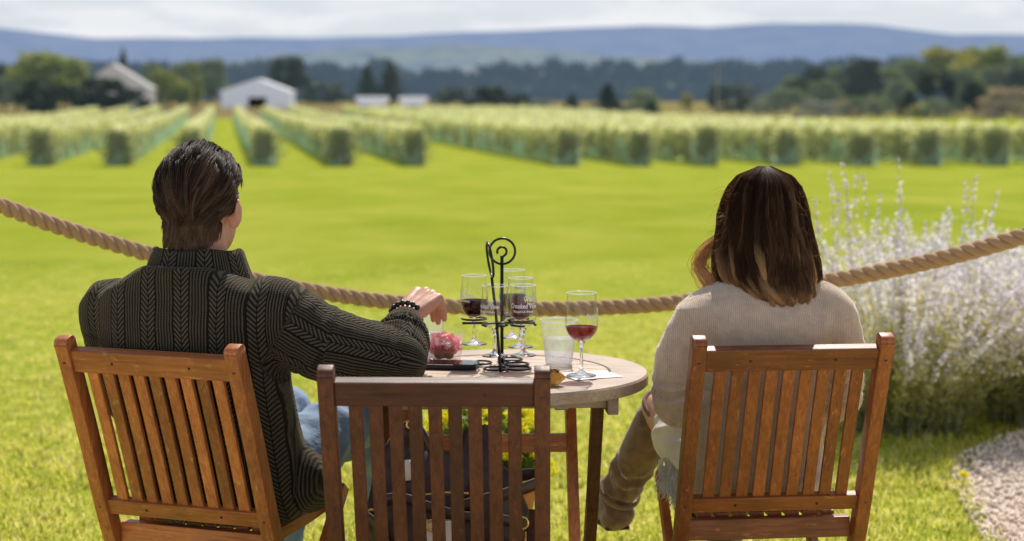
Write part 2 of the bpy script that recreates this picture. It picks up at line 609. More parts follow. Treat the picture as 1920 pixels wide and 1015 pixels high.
# paved terrace added out of view behind the camera to bounce warm light
m, t, b = material('bounce_paving')
p = t.pos(); brk = t.n.new('ShaderNodeTexBrick'); t.l.new(p, brk.inputs[0]); brk.inputs['Scale'].default_value = 1.6; brk.inputs['Mortar Size'].default_value = .012
t.put(brk.inputs['Color1'], (.74, .62, .50)); t.put(brk.inputs['Color2'], (.66, .55, .44)); t.put(brk.inputs['Mortar'], (.4, .34, .28))
t.put(b.inputs['Base Color'], brk.outputs[0]); t.put(b.inputs['Roughness'], .9)
tr_ = link('bounce_slab', mesh_np('bounce_slab', [(-9, -8, .006), (9, -8, .006), (9, 2.75, .006), (-9, 2.75, .006)], [(0, 1, 2, 3)]), m); tag(tr_, kind='structure')

# gravel path, lower right
yv = np.linspace(4.2, 7.3, 40)
V, F = [], []
for y in yv:
    e = float(path_edge(y)) + .03 * math.sin(y * 9) + .02 * math.sin(y * 23)
    V += [(e + (5.2 - e) * k / 10, y, .004) for k in range(11)]
F = [(j * 11 + i, j * 11 + i + 1, (j + 1) * 11 + i + 1, (j + 1) * 11 + i) for j in range(len(yv) - 1) for i in range(10)]
m, t, b = material('gravel_ground')
p = t.pos()
t.put(b.inputs['Base Color'], t.ramp(t.noise(p, 55, 4, .7), [(.35, (.45, .36, .31)), (.6, (.74, .64, .56))])); t.put(b.inputs['Roughness'], .95)
t.put(b.inputs['Normal'], t.bump(t.noise(p, 55, 4, .7), .8, .02))
gp = link('gravel_path', mesh_np('gravel_path', V, F), m); tag(gp, kind='structure')
n = 9000
yy = 4.6 + 2.7 * rng.random(n); xx = path_edge(yy) - .05 + rng.random(n) ** 1.2 * 1.9
sc = (.005 + .007 * rng.random(n))
octv = np.array([(1, 0, 0), (0, 1, 0), (-1, 0, 0), (0, -1, 0), (0, 0, 1), (0, 0, -1)], float)
octf = np.array([(0, 1, 4), (1, 2, 4), (2, 3, 4), (3, 0, 4), (1, 0, 5), (2, 1, 5), (3, 2, 5), (0, 3, 5)])
jit = octv[None] * sc[:, None, None] * (.6 + .8 * rng.random((n, 6, 1)))
ang = rng.random(n) * 6.28
ca, sa = np.cos(ang)[:, None], np.sin(ang)[:, None]
J = jit.copy(); J[:, :, 0] = jit[:, :, 0] * ca - jit[:, :, 1] * sa; J[:, :, 1] = jit[:, :, 0] * sa + jit[:, :, 1] * ca
V = J + np.stack([xx, yy, np.full(n, .010)], 1)[:, None, :]
F = octf[None] + (np.arange(n) * 6)[:, None, None]
peb = leafy('pebble', [(.54, .42, .33), (.84, .69, .56), (.94, .80, .66), (.98, .89, .78)], 0.0, rough=.85)
pb = link('gravel', mesh_np('gravel', V.reshape(-1, 3), F.reshape(-1, 3), {'tone': np.repeat(rng.random(n), 6)}), peb)
tag(pb, 'pinkish grey gravel scattered over the path on the right', 'gravel', kind='stuff')

# one dandelion by the path edge
d = on_z(1806, 902, .03)
dn = empty('dandelion', (d.x, d.y, 0)); tag(dn, 'single yellow dandelion flower in the grass beside the gravel path', 'flower')
link('stem', Soup().tube([(0, 0, 0), (.003, 0, .02), (.004, 0, .05)], .0015, 6).mesh('stem'), simple('dandelion_stem', (.14, .25, .05)), dn)
C = np.zeros((60, 3)) + (.004, 0, .053); U = unit(rng.normal(size=(60, 3)) * (1, 1, .35) + (0, 0, .2))
V, F = cards(C + U * .010, .012, .0035, up=U * 6)
yellow_m = leafy('yellow_petal', [(.84, .70, .01), (.90, .82, .02), (.97, .92, .06)], .4, tcol=(.95, .9, .04))
link('flower_head', mesh_np('flower_head', V, F, {'tone': np.repeat(rng.random(60), 4)}), yellow_m, dn)

# ================================================================== HILLS
def hill(name, Y0, depth, prof, matl, seed, amp):
    r = np.random.default_rng(seed)
    xs = np.linspace(-.62, .62, 260)
    pxs = xs * FPX + 960
    top = np.interp(pxs, [q[0] for q in prof], [q[1] for q in prof])
    ph = r.random(6) * 6.28
    wob = sum(np.sin(pxs / (170 / (1.9 ** k)) + ph[k]) * amp * .55 ** k for k in range(5))
    V, F = [], []
    rows = 14
    for j in range(rows):
        f = j / (rows - 1)
        Y = Y0 + depth * f
        for i, x in enumerate(xs):
            zt = EYE + (190 - (top[i] + wob[i])) / FPX * (Y0 + depth)
            g = math.sin(f * math.pi / 2) ** 1.3
            z = -20 + (zt + 20) * g + 6 * math.sin(i * .5 + j * 1.3) * (1 - f) * f * 4
            V.append((x * Y, Y, z))
    m = len(xs)
    F = [(j * m + i, j * m + i + 1, (j + 1) * m + i + 1, (j + 1) * m + i) for j in range(rows - 1) for i in range(m - 1)]
    o = link(name, mesh_np(name, V, F), matl, smooth=True)
    return tag(o, kind='structure')


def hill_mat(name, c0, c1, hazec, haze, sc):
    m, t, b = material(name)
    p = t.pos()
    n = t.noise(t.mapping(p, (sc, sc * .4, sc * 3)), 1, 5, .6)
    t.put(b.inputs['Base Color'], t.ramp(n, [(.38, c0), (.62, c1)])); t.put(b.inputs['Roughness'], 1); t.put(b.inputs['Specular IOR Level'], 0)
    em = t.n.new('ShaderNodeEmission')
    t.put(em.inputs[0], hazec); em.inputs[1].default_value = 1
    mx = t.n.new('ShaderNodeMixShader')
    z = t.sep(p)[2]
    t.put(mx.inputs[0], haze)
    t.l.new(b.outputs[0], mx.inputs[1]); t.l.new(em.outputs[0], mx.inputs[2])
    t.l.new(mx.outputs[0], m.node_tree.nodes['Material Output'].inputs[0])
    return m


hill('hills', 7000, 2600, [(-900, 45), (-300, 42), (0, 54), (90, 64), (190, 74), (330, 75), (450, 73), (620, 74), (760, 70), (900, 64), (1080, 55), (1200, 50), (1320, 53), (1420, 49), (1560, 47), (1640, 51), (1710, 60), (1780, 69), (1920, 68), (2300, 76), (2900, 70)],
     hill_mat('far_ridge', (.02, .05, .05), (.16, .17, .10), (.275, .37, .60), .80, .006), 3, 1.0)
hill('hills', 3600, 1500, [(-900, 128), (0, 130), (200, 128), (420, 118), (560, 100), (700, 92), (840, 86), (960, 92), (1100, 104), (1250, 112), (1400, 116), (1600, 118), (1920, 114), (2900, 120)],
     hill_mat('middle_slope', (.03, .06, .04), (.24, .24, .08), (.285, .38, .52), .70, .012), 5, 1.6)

# ================================================================== FAR WOOD (one dark mass)
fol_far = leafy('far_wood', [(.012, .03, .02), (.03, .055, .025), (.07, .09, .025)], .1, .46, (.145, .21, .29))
pts = []
def wood_line(Y, prof, n):
    pxs = rng.uniform(-120, 2050, n)
    topy = np.interp(pxs, [q[0] for q in prof], [q[1] for q in prof]) + 5 * np.sin(pxs / 17.0) + 4 * np.sin(pxs / 7.3 + 1)
    x = (pxs - 960) / FPX * Y
    ztop = EYE + (190 - topy) / FPX * Y
    z0 = tz(Y)
    f = rng.random(n) ** .7
    return np.stack([x, Y + rng.uniform(-25, 25, n), z0 + (ztop - z0) * f], 1), f
Cs, Ts = [], []
for (Y, prof, n) in ((880, [(-200, 124), (250, 128), (420, 136), (620, 140), (760, 148), (880, 134), (960, 124), (1250, 122), (1500, 120), (2100, 118)], 15000),
                     (700, [(-200, 135), (180, 126), (400, 128), (540, 122), (650, 134), (690, 126), (735, 120), (760, 138), (850, 142), (920, 160), (1100, 165), (1350, 162), (1500, 130), (1700, 120), (2100, 118)], 15000)):
    c, f = wood_line(Y, prof, n); Cs.append(c); Ts.append(np.clip(f * .55 + .3 * rng.random(n) - .1 + .15 * np.sin(c[:, 0] / 9), 0, 1))
C = np.concatenate(Cs); T_ = np.concatenate(Ts)
V, F = cards(C, 2.0 + 1.6 * rng.random(len(C)), 1.2 + .9 * rng.random(len(C)), up=np.array([0, 0, .8]))
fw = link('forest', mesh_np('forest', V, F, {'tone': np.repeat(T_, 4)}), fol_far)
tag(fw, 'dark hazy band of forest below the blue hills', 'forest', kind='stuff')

# ================================================================== TREES
bark = simple('bark', (.10, .075, .055), .9, bump=.5)
def tree_proto(kind, seed):
    """unit tree (height 1, crown half width ~.5) -> crown mesh, trunk mesh"""
    r = np.random.default_rng(seed)
    C, T, L = [], [], []
    if kind == 'conifer':
        for k in range(46):
            h = .08 + .92 * (k + r.random()) / 46
            rad = .46 * (1 - h) ** .75 * (.75 + .5 * r.random())
            for q in range(7):
                a = r.random() * 6.28; rr = rad * (.45 + .6 * r.random())
                n = 6
                C.append(np.array([math.cos(a) * rr, math.sin(a) * rr, h - .06 * rr]) + r.normal(size=(n, 3)) * (.05 * (1.2 - h), .05 * (1.2 - h), .02))
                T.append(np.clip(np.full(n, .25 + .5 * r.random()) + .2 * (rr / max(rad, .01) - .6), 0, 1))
        for q in range(10):
            C.append(np.array([[0, 0, .94 + .06 * r.random()]]) + r.normal(size=(1, 3)) * .008); T.append(np.array([.5]))
    else:
        blobs = []
        nb = {'broad': 26, 'bush': 18, 'tall': 28, 'lobed': 15}[kind]
        for k in range(nb):
            a = r.random() * 6.28
            if kind == 'broad':
                h = .30 + .62 * r.random(); R_ = .40 * math.sqrt(max(.05, 1 - ((h - .56) / .44) ** 2)) * (.5 + .55 * r.random())
                s = .12 + .08 * r.random()
            elif kind == 'tall':
                h = .16 + .76 * r.random(); R_ = .36 * math.sqrt(max(.05, 1 - ((h - .48) / .52) ** 2)) * (.4 + .6 * r.random()); s = .10 + .07 * r.random()
            elif kind == 'lobed':
                h = .45 + .45 * r.random(); R_ = .36 * math.sqrt(max(.05, 1 - ((h - .66) / .34) ** 2)) * (.6 + .5 * r.random()); s = .11 + .08 * r.random()
            else:
                h = .10 + .72 * r.random(); R_ = .42 * math.sqrt(max(.05, 1 - (h / .95) ** 2)) * (.5 + .6 * r.random()); s = .13 + .07 * r.random()
            blobs.append((math.cos(a) * R_, math.sin(a) * R_, h, s))
        for (x, y, h, s) in blobs:
            n = 95
            d = unit(r.normal(size=(n, 3)))
            C.append(np.array([x, y, h]) + d * s * (.45 + .65 * r.random((n, 1))) * (1.1, 1.1, .85))
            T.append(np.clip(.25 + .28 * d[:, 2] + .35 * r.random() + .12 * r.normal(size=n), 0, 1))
    C = np.concatenate(C); T = np.concatenate(T)
    global rng
    keep_, rng = rng, r
    V, F = cards(C, .030 + .022 * r.random(len(C)), .018 + .012 * r.random(len(C)))
    rng = keep_
    crown = mesh_np('crown', V, F, {'tone': np.repeat(T, 4)})
    s = Soup().limb([(0, 0, -.03), (.008, .004, .25), (0, 0, .62)], [.030, .022, .008], 8, 4)
    for k in range(7):
        a = k * 2.4 + r.random(); h = .22 + .06 * k
        s.limb([(0, 0, h), (math.cos(a) * .12, math.sin(a) * .12, h + .09), (math.cos(a) * .25, math.sin(a) * .25, h + .15)], [.011, .008, .004], 6, 3)
    return crown, s.mesh('trunk')


PROTO = {(k, i): tree_proto(k, 31 * i + len(k)) for k in ('conifer', 'broad', 'bush', 'tall', 'lobed') for i in range(2)}
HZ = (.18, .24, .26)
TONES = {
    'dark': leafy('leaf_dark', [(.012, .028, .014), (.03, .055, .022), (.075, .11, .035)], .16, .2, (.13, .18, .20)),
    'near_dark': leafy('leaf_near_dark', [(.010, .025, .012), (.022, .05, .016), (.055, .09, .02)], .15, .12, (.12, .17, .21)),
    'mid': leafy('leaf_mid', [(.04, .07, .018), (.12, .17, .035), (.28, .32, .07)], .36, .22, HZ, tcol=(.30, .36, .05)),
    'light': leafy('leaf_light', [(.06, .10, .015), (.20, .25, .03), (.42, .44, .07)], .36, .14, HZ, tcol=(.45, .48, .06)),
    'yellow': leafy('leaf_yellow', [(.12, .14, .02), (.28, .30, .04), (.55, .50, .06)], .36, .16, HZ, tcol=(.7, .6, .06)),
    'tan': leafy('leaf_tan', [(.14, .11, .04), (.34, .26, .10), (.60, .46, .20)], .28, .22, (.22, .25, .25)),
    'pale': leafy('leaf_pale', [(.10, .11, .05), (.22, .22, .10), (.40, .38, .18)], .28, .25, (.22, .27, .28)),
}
TREE_PARTS = {}
def tree(kind, v, px, base, top, w, Y, tone, label, name='tree'):
    """tree whose foot stands on the terrain at depth Y"""
    x = (px - 960) / FPX * Y
    H_ = (base - top) / FPX * Y
    z0 = EYE - (base - 190) / FPX * Y
    z0 = min(z0, tz(Y)) if z0 > tz(Y) else z0
    top_z = EYE - (top - 190) / FPX * Y
    z0 = tz(Y); H_ = top_z - z0
    o = empty(name, (x, Y, z0), random.random() * 6.28); tag(o, label, 'bush' if name == 'bush' else 'tree')
    ck, tk = PROTO[(kind, v)]
    c = bpy.data.objects.new('crown', ck); col.objects.link(c); c.parent = o
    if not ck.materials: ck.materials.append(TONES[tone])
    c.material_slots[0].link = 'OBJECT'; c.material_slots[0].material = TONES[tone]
    W = w * 1.22 / FPX * Y
    c.scale = (W / .95, W / .95, H_)
    k = bpy.data.objects.new('trunk', tk); col.objects.link(k); k.parent = o
    if not tk.materials: tk.materials.append(bark)
    k.scale = (H_, H_, H_)
    return o


TREES = [
    # behind the left vineyard
    ('broad', 0, 96, 205, 105, 150, 250, 'light', 'big pale green leafy tree left of the grey house'),
    ('tall', 0, 12, 205, 122, 70, 330, 'dark', 'dark leafy tree at the very left edge of the picture'),
    ('tall', 0, 70, 210, 146, 66, 225, 'near_dark', 'leftmost dark tree below the big pale green tree'),
    ('bush', 0, 122, 210, 150, 84, 222, 'near_dark', 'low round dark shrub right of the leftmost dark low tree', 'bush'),
    ('tall', 1, 174, 210, 146, 72, 224, 'near_dark', 'low dark shrub below the left end of the grey house', 'bush'),
    ('tall', 1, 214, 212, 148, 66, 222, 'near_dark', 'dark tree in front of the middle of the grey house'),
    ('bush', 0, 252, 210, 160, 54, 226, 'near_dark', 'small dark shrub right of the dark tree before the grey house', 'bush'),
    ('conifer', 0, 236, 200, 98, 44, 420, 'dark', 'dark conifer tip rising behind the roof of the grey house'),
    ('tall', 1, 296, 200, 122, 62, 390, 'mid', 'green leafy tree just right of the grey house'),
    ('tall', 0, 340, 200, 116, 48, 380, 'mid', 'slim mid green tree halfway from grey house to white barn'),
    ('tall', 1, 366, 200, 116, 36, 384, 'light', 'slim yellowish green tree second left of the white barn'),
    ('broad', 1, 398, 200, 112, 58, 430, 'mid', 'leafy tree directly left of the white barn'),
    ('broad', 0, 546, 200, 110, 66, 520, 'dark', 'tall dark round tree behind the right end of the white barn'),
    ('conifer', 1, 690, 200, 124, 46, 520, 'dark', 'left dark conifer of the pair behind the low white sheds'),
    ('conifer', 0, 733, 200, 117, 52, 520, 'dark', 'right taller conifer of the pair behind the low white sheds'),
    # mid field
    ('bush', 0, 916, 212, 156, 78, 300, 'near_dark', 'round dark tree alone in the field right of the white sheds'),
    ('bush', 1, 976, 210, 172, 42, 305, 'near_dark', 'small dark bush just right of the lone round dark tree', 'bush'),
    ('bush', 0, 1019, 212, 184, 42, 285, 'pale', 'small pale grey green bush in the middle of the far field', 'bush'),
    ('conifer', 1, 1072, 212, 178, 38, 300, 'near_dark', 'small dark conifer right of the pale grey green bush'),
    ('conifer', 0, 1139, 214, 158, 56, 290, 'near_dark', 'dark broad conifer in the field left of the woman'),
    ('bush', 1, 1204, 212, 163, 62, 310, 'mid', 'round mid green tree right of the dark broad conifer'),
    ('conifer', 1, 1221, 213, 186, 28, 280, 'near_dark', 'tiny dark conifer in front of the round mid green tree'),
    ('bush', 0, 1288, 210, 172, 26, 320, 'yellow', 'small yellowish bush above the woman left of the pole', 'bush'),
    ('tall', 0, 1340, 210, 158, 36, 315, 'dark', 'dark narrow tree right at the pale pole'),
    ('bush', 1, 1382, 211, 152, 76, 318, 'dark', 'wide dark green tree just right of the pale pole'),
    # right wood
    ('bush', 0, 1474, 222, 160, 74, 262, 'mid', 'leftmost low green tree of the right hand wood'),
    ('broad', 1, 1516, 214, 126, 62, 330, 'dark', 'tall dark tree second from the left in the right hand wood'),
    ('tall', 1, 1562, 214, 128, 62, 330, 'mid', 'grey green tree between two taller dark trees in the right wood'),
    ('tall', 0, 1614, 214, 108, 84, 320, 'dark', 'tallest pointed dark tree of the right hand wood'),
    ('bush', 1, 1588, 218, 182, 60, 262, 'tan', 'low brownish bush below the tallest pointed dark tree', 'bush'),
    ('tall', 1, 1664, 216, 128, 66, 340, 'mid', 'green tree just right of the tallest pointed dark tree'),
    ('bush', 0, 1646, 220, 180, 46, 258, 'mid', 'low green bush right of the brownish bush in the wood', 'bush'),
    ('conifer', 1, 1702, 222, 170, 48, 252, 'near_dark', 'dark conifer left of the bright yellow bush'),
    ('bush', 1, 1721, 224, 194, 44, 244, 'yellow', 'bright yellow bush at the foot of the right hand wood', 'bush'),
    ('lobed', 0, 1754, 226, 134, 70, 250, 'near_dark', 'dark tree with bare trunk right of the bright yellow bush'),
    ('bush', 0, 1788, 224, 172, 44, 250, 'mid', 'green bush between the bare trunked tree and the tan bush', 'bush'),
    ('tall', 0, 1822, 226, 152, 50, 248, 'near_dark', 'dark green tree directly left of the tan bush'),
    ('bush', 1, 1880, 232, 158, 96, 236, 'tan', 'large tan autumn bush near the right edge', 'bush'),
    ('broad', 0, 1700, 214, 116, 70, 400, 'mid', 'leafy green tree rising behind the dark conifer in the wood'),
    ('broad', 1, 1776, 214, 90, 100, 400, 'yellow', 'tall yellowing tree highest in the right hand wood'),
    ('broad', 0, 1838, 214, 92, 96, 410, 'light', 'tall yellow green tree second highest in the right wood'),
    ('broad', 1, 1905, 214, 104, 90, 400, 'mid', 'big green tree cut by the right edge of the picture'),
    ('broad', 1, 1490, 214, 144, 60, 380, 'mid', 'green tree rising between the low left tree and the tall dark tree'),
    ('tall', 1, 1540, 216, 150, 60, 300, 'mid', 'mid green tree tucked close behind the tall dark tree on its right'),
    ('bush', 1, 1530, 222, 186, 70, 256, 'pale', 'pale scrub at the foot of the tall dark tree', 'bush'),
    ('bush', 0, 1612, 222, 178, 64, 252, 'mid', 'green scrub at the foot of the tallest pointed dark tree', 'bush'),
    ('broad', 0, 1640, 214, 130, 70, 400, 'mid', 'broad green tree behind the right flank of the tallest dark tree'),
    ('tall', 0, 1682, 220, 150, 60, 300, 'mid', 'mid green tree behind the dark conifer by the yellow bush'),
    ('bush', 0, 1752, 226, 180, 56, 240, 'mid', 'low green scrub hiding the foot of the bare trunked tree', 'bush'),
    ('tall', 1, 1800, 220, 128, 70, 320, 'mid', 'green tree behind and between the bare trunked tree and the tan bush'),
    ('tall', 0, 1862, 220, 122, 70, 330, 'mid', 'green tree rising right behind the tan autumn bush'),
    ('broad', 0, 1916, 226, 130, 70, 290, 'dark', 'dark green tree behind the right side of the tan autumn bush'),
    ('tall', 0, 36, 207, 128, 70, 300, 'mid', 'mid green tree at the left flank of the big pale green tree'),
    ('broad', 1, 322, 202, 134, 70, 330, 'light', 'low pale green tree right of the grey house'),
    ('bush', 1, 610, 200, 150, 80, 500, 'dark', 'dark round tree between the white barn and the white sheds'),
    ('bush', 1, 850, 206, 160, 70, 480, 'dark', 'dim dark tree between the white sheds and the lone round tree'),
    ('bush', 0, 1440, 216, 178, 60, 270, 'pale', 'pale bush at the left end of the right hand wood', 'bush'),
    ('tall', 1, 1716, 222, 206, 16, 243, 'pale', None),
]
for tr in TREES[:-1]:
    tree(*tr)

pole_m = simple('pale_pole', (.42, .40, .38), .8)
Yp = 300; xp = (1343 - 960) / FPX * Yp
po = empty('utility_pole', (xp, Yp, tz(Yp))); tag(po, 'thin pale utility pole standing among the far trees', 'pole')
link('pole', Soup().tube([(0, 0, -.3), (0, 0, 3.5), (0, 0, EYE + (190 - 122) / FPX * Yp - tz(Yp))], [.20, .17, .13], 10).mesh('pole'), pole_m, po)
link('crossarm', bar_mesh('crossarm', (-.9, 0, 6.9), (.9, 0, 6.9), .1, .12), pole_m, po)

# ================================================================== FAR BUILDINGS
def hazy(m, f, c):  # adds emission that lightens the backlit fronts, besides standing in for haze
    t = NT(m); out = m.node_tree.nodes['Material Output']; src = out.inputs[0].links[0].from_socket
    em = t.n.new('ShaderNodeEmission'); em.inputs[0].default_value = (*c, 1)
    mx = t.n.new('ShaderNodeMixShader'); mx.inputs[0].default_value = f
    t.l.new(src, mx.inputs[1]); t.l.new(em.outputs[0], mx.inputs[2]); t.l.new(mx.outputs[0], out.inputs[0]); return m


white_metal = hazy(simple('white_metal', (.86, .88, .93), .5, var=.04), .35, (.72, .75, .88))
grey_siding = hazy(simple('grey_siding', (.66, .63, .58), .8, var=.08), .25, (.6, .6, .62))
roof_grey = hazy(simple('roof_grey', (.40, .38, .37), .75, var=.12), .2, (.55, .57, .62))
dark_open = simple('dark_interior', (.02, .022, .025), .9)
hedge_green = TONES['light']


def gable(name, px0, px1, base, eave, apex, apx, Y, depth, wallm, roofm, label, cat, rz=0.0, over=.35):
    x0, x1, xa = [(q - 960) / FPX * Y for q in (px0, px1, apx)]
    z0 = tz(Y) - .2
    ze = EYE + (190 - eave) / FPX * Y; za = EYE + (190 - apex) / FPX * Y
    xc = (x0 + x1) / 2
    o = empty(name, (xc, Y, z0), rz); tag(o, label, cat)
    a, c, k = x0 - xc, x1 - xc, xa - xc
    e, h = ze - z0, za - z0
    bm = bmesh.new()
    v = [bm.verts.new(q) for q in ((a, 0, 0), (c, 0, 0), (c, 0, e), (k, 0, h), (a, 0, e), (a, depth, 0), (c, depth, 0), (c, depth, e), (k, depth, h), (a, depth, e))]
    for f in ((0, 1, 2, 3, 4), (9, 8, 7, 6, 5), (1, 6, 7, 2), (5, 0, 4, 9), (2, 7, 8, 3), (3, 8, 9, 4)):
        bm.faces.new([v[i] for i in f])
    link('wall', bm_mesh('wall', bm), wallm, o)
    bm = bmesh.new()
    for (sx_, ex) in ((a, -1), (c, 1)):
        d = Vector((sx_ - k, 0, e - h)); d.normalize()
        p0 = Vector((k, 0, h + .10)); p1 = Vector((sx_, 0, e + .10)) + d * over
        add_bar(bm, (p0 + p1) / 2 + Vector((0, -over, 0)), (p0 + p1) / 2 + Vector((0, depth + over, 0)), (p1 - p0).length, .14, up=(d.z * -ex, 0, abs(d.x)))
    link('roof', bm_mesh('roof', bm), roofm, o)
    return o, a, c, e, h


o, a, c, e, h = gable('barn', 417, 545, 200, 172, 150, 486, 400, 10, white_metal, white_metal, 'white metal barn with a wide dark open doorway', 'barn')
dw = 33 / FPX * 400
link('doorway', bar_mesh('doorway', (a + (466 - 415) / FPX * 400, -.12, 1.25), (a + (500 - 415) / FPX * 400, -.12, 1.25), .2, 2.5, bv=.02), dark_open, o)
for q in (-.28, .30):
    link('roof_trim', bar_mesh('roof_trim', (c * q * 2 - .1, -.4, e + .55), (c * q * 2 + .1, -.4, e + .55), .1, .2, bv=.01), simple('trim_grey', (.4, .42, .46)), o) if False else None
o, a, c, e, h = gable('house', 152, 284, 207, 166, 122, 214, 300, 5, grey_siding, roof_grey, 'large grey house with a broad gable behind dark conifers', 'house')
for q, zz_ in ((-.25, 4.6), (.08, 4.6), (.62, 1.3)):
    fr = link('window', bar_mesh('window', (c * q, -.06, zz_), (c * q + 1.0, -.06, zz_), .12, 1.3, bv=.02), white_metal, o)
    link('pane', bar_mesh('pane', (c * q + .1, -.13, zz_), (c * q + .9, -.13, zz_), .04, 1.1, bv=.01), dark_open, fr)
link('garage_wing', bar_mesh('garage_wing', (c * .55, -1.2, 1.2), (c * .98, -1.2, 1.2), 2.2, 2.4, bv=.05), simple('white_siding', (.75, .76, .78), .7, var=.05), o)
for (q0, q1, lab) in ((672, 727, 'left one of two long low white roofed sheds in the field'), (752, 799, 'right one of two long low white roofed sheds in the field')):
    Y = 400; x0, x1 = [(q - 960) / FPX * Y for q in (q0, q1)]
    s = empty('shed', ((x0 + x1) / 2, Y, tz(Y) - .2)); tag(s, lab, 'shed')
    w = (x1 - x0) / 2
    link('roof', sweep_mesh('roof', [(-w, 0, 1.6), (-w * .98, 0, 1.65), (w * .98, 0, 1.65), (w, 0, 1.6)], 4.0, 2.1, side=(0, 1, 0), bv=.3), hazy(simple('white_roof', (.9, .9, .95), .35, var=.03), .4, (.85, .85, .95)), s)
    link('wall', bar_mesh('wall', (-w * .93, 0, .3), (w * .93, 0, .3), 3.4, .7, bv=.03), simple('shed_wall', (.14, .12, .11), .8), s)

# ================================================================== VINEYARD ROWS
VD = Vector((-540 / FPX, 1, 0))
Y0, Y1 = 82.0, 232.0
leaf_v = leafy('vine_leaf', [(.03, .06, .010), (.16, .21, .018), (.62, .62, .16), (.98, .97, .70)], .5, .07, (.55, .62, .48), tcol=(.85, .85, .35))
m, t, b = material('bird_net')
t.put(b.inputs['Base Color'], t.ramp(t.noise(t.obj(), 3, 4), [(.3, (.50, .78, .68)), (.7, (.80, .96, .88))])); t.put(b.inputs['Roughness'], .6)
tr = t.n.new('ShaderNodeBsdfTranslucent'); tr.inputs[0].default_value = (.60, .90, .80, 1)
tp = t.n.new('ShaderNodeBsdfTransparent')
mx = t.n.new('ShaderNodeMixShader'); mx.inputs[0].default_value = .65
t.l.new(b.outputs[0], mx.inputs[1]); t.l.new(tr.outputs[0], mx.inputs[2])
mx2 = t.n.new('ShaderNodeMixShader'); mx2.inputs[0].default_value = .66
t.l.new(tp.outputs[0], mx2.inputs[1]); t.l.new(mx.outputs[0], mx2.inputs[2]); t.l.new(mx2.outputs[0], m.node_tree.nodes['Material Output'].inputs[0])
net_m = m
post_m = simple('grey_post', (.24, .24, .23), .85, var=.25)
tzv = lambda y: np.interp(y, [78, 100, 160, 230, 300], [-1.68, -1.75, -1.7, -1.15, -.78])


def row_mesh(seed):
    r = np.random.default_rng(seed)
    n = 10500
    s = (Y1 - Y0) * r.random(n) ** 1.5
    ang = r.random(n)
    hh = .12 + 1.72 * r.random(n) ** .72
    bul = .42 * np.sqrt(np.clip(1 - ((hh - 1.1) / 1.15) ** 2, .08, 1)) * (.75 + .25 * np.sin(s * 2.6 + seed) + .15 * np.sin(s * 6.1))
    w = (2 * r.random(n) - 1)
    w = np.sign(w) * np.abs(w) ** .5 * bul
    hh = hh + (.10 * np.sin(s * 1.7 + seed) + .10 * np.sin(s * 4.3 + 2 * seed)) * (hh / 1.8)
    x = VD.x * s + w; y = s
    z = tzv(Y0 + s) - tzv(Y0) + hh
    C = np.stack([x, y, z], 1)
    tone = np.clip(.70 * (hh / 1.85) ** 2.2 + .12 + .3 * r.random(n) ** 2 + .16 * np.sin(s * 2.3 + seed * 2) + .12 * np.sin(s * 5.1 + seed) - .08, 0, 1)  # paler with height: sunlight on the row tops is put into the tone
    global rng
    k_, rng = rng, r
    V, F = cards(C, .13 + .06 * r.random(n), .10 + .05 * r.random(n))
    rng = k_
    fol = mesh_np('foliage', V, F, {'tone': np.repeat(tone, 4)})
    # netting draped along both sides, gathered in uneven lengths
    V, F = [], []
    for sd in (-1, 1):
        ss = np.arange(0, Y1 - Y0, .45)
        start = len(V)
        top = 1.0 + .30 * np.sin(ss * .55 + seed + sd) + .25 * r.normal(size=len(ss))
        for i, q in enumerate(ss):
            wv = sd * (.50 + .05 * math.sin(q * 3.1) + .04 * r.normal())
            zb = tzv(Y0 + q) - tzv(Y0)
            on = math.sin(q * .9 + seed * 1.7 + sd) + .8 * math.sin(q * 2.9) + .3 * r.normal() > .05
            V.append((VD.x * q + wv * 1.05, q, zb + .06 + .05 * r.random())); V.append((VD.x * q + wv, q, zb + (max(.4, top[i]) if on else .16)))
        for i in range(len(ss) - 1):
            if True:
                a = start + 2 * i; F.append((a, a + 2, a + 3, a + 1))
    return fol, mesh_np('bird_net', V, F)


ROWM = [row_mesh(k) for k in (1, 2, 3)]
_r = np.random.default_rng(5)
_C = np.stack([.30 * _r.normal(size=900) * (1 + .35 * np.sin(_r.random(900) * 9)), .45 * (2 * _r.random(900) - 1), .04 + 1.62 * _r.random(900) ** .8], 1)
_V, _F = cards(_C, .12, .085)
END_M = mesh_np('end_foliage', _V, _F, {'tone': np.repeat(np.clip(.05 + .22 * _r.random(900) + .12 * (_C[:, 2] > 1.2), 0, 1), 4)})  # low tone: shade on the row ends is put into the leaf colour
POST_M = Soup().tube([(.34, -.55, -.1), (.34, -.55, .8), (.34, -.55, 1.62)], [.075, .07, .065], 10).mesh('end_post')
nv = []
for i in range(7):
    a = i / 6; nv.append((-.62 + 1.0 * a, -.62 + .06 * math.sin(a * 9)))
NV = [(x, y, z) for (x, y) in nv for z in (.03, .55 + .25 * math.sin(x * 5), )]
ENDNET_M = mesh_np('end_net', NV, [(2 * i, 2 * i + 2, 2 * i + 3, 2 * i + 1) for i in range(6)])
for me_, mm in ((END_M, leaf_v), (POST_M, post_m), (ENDNET_M, net_m)): me_.materials.append(mm)
for f_, n_ in ROWM: f_.materials.append(leaf_v); n_.materials.append(net_m)
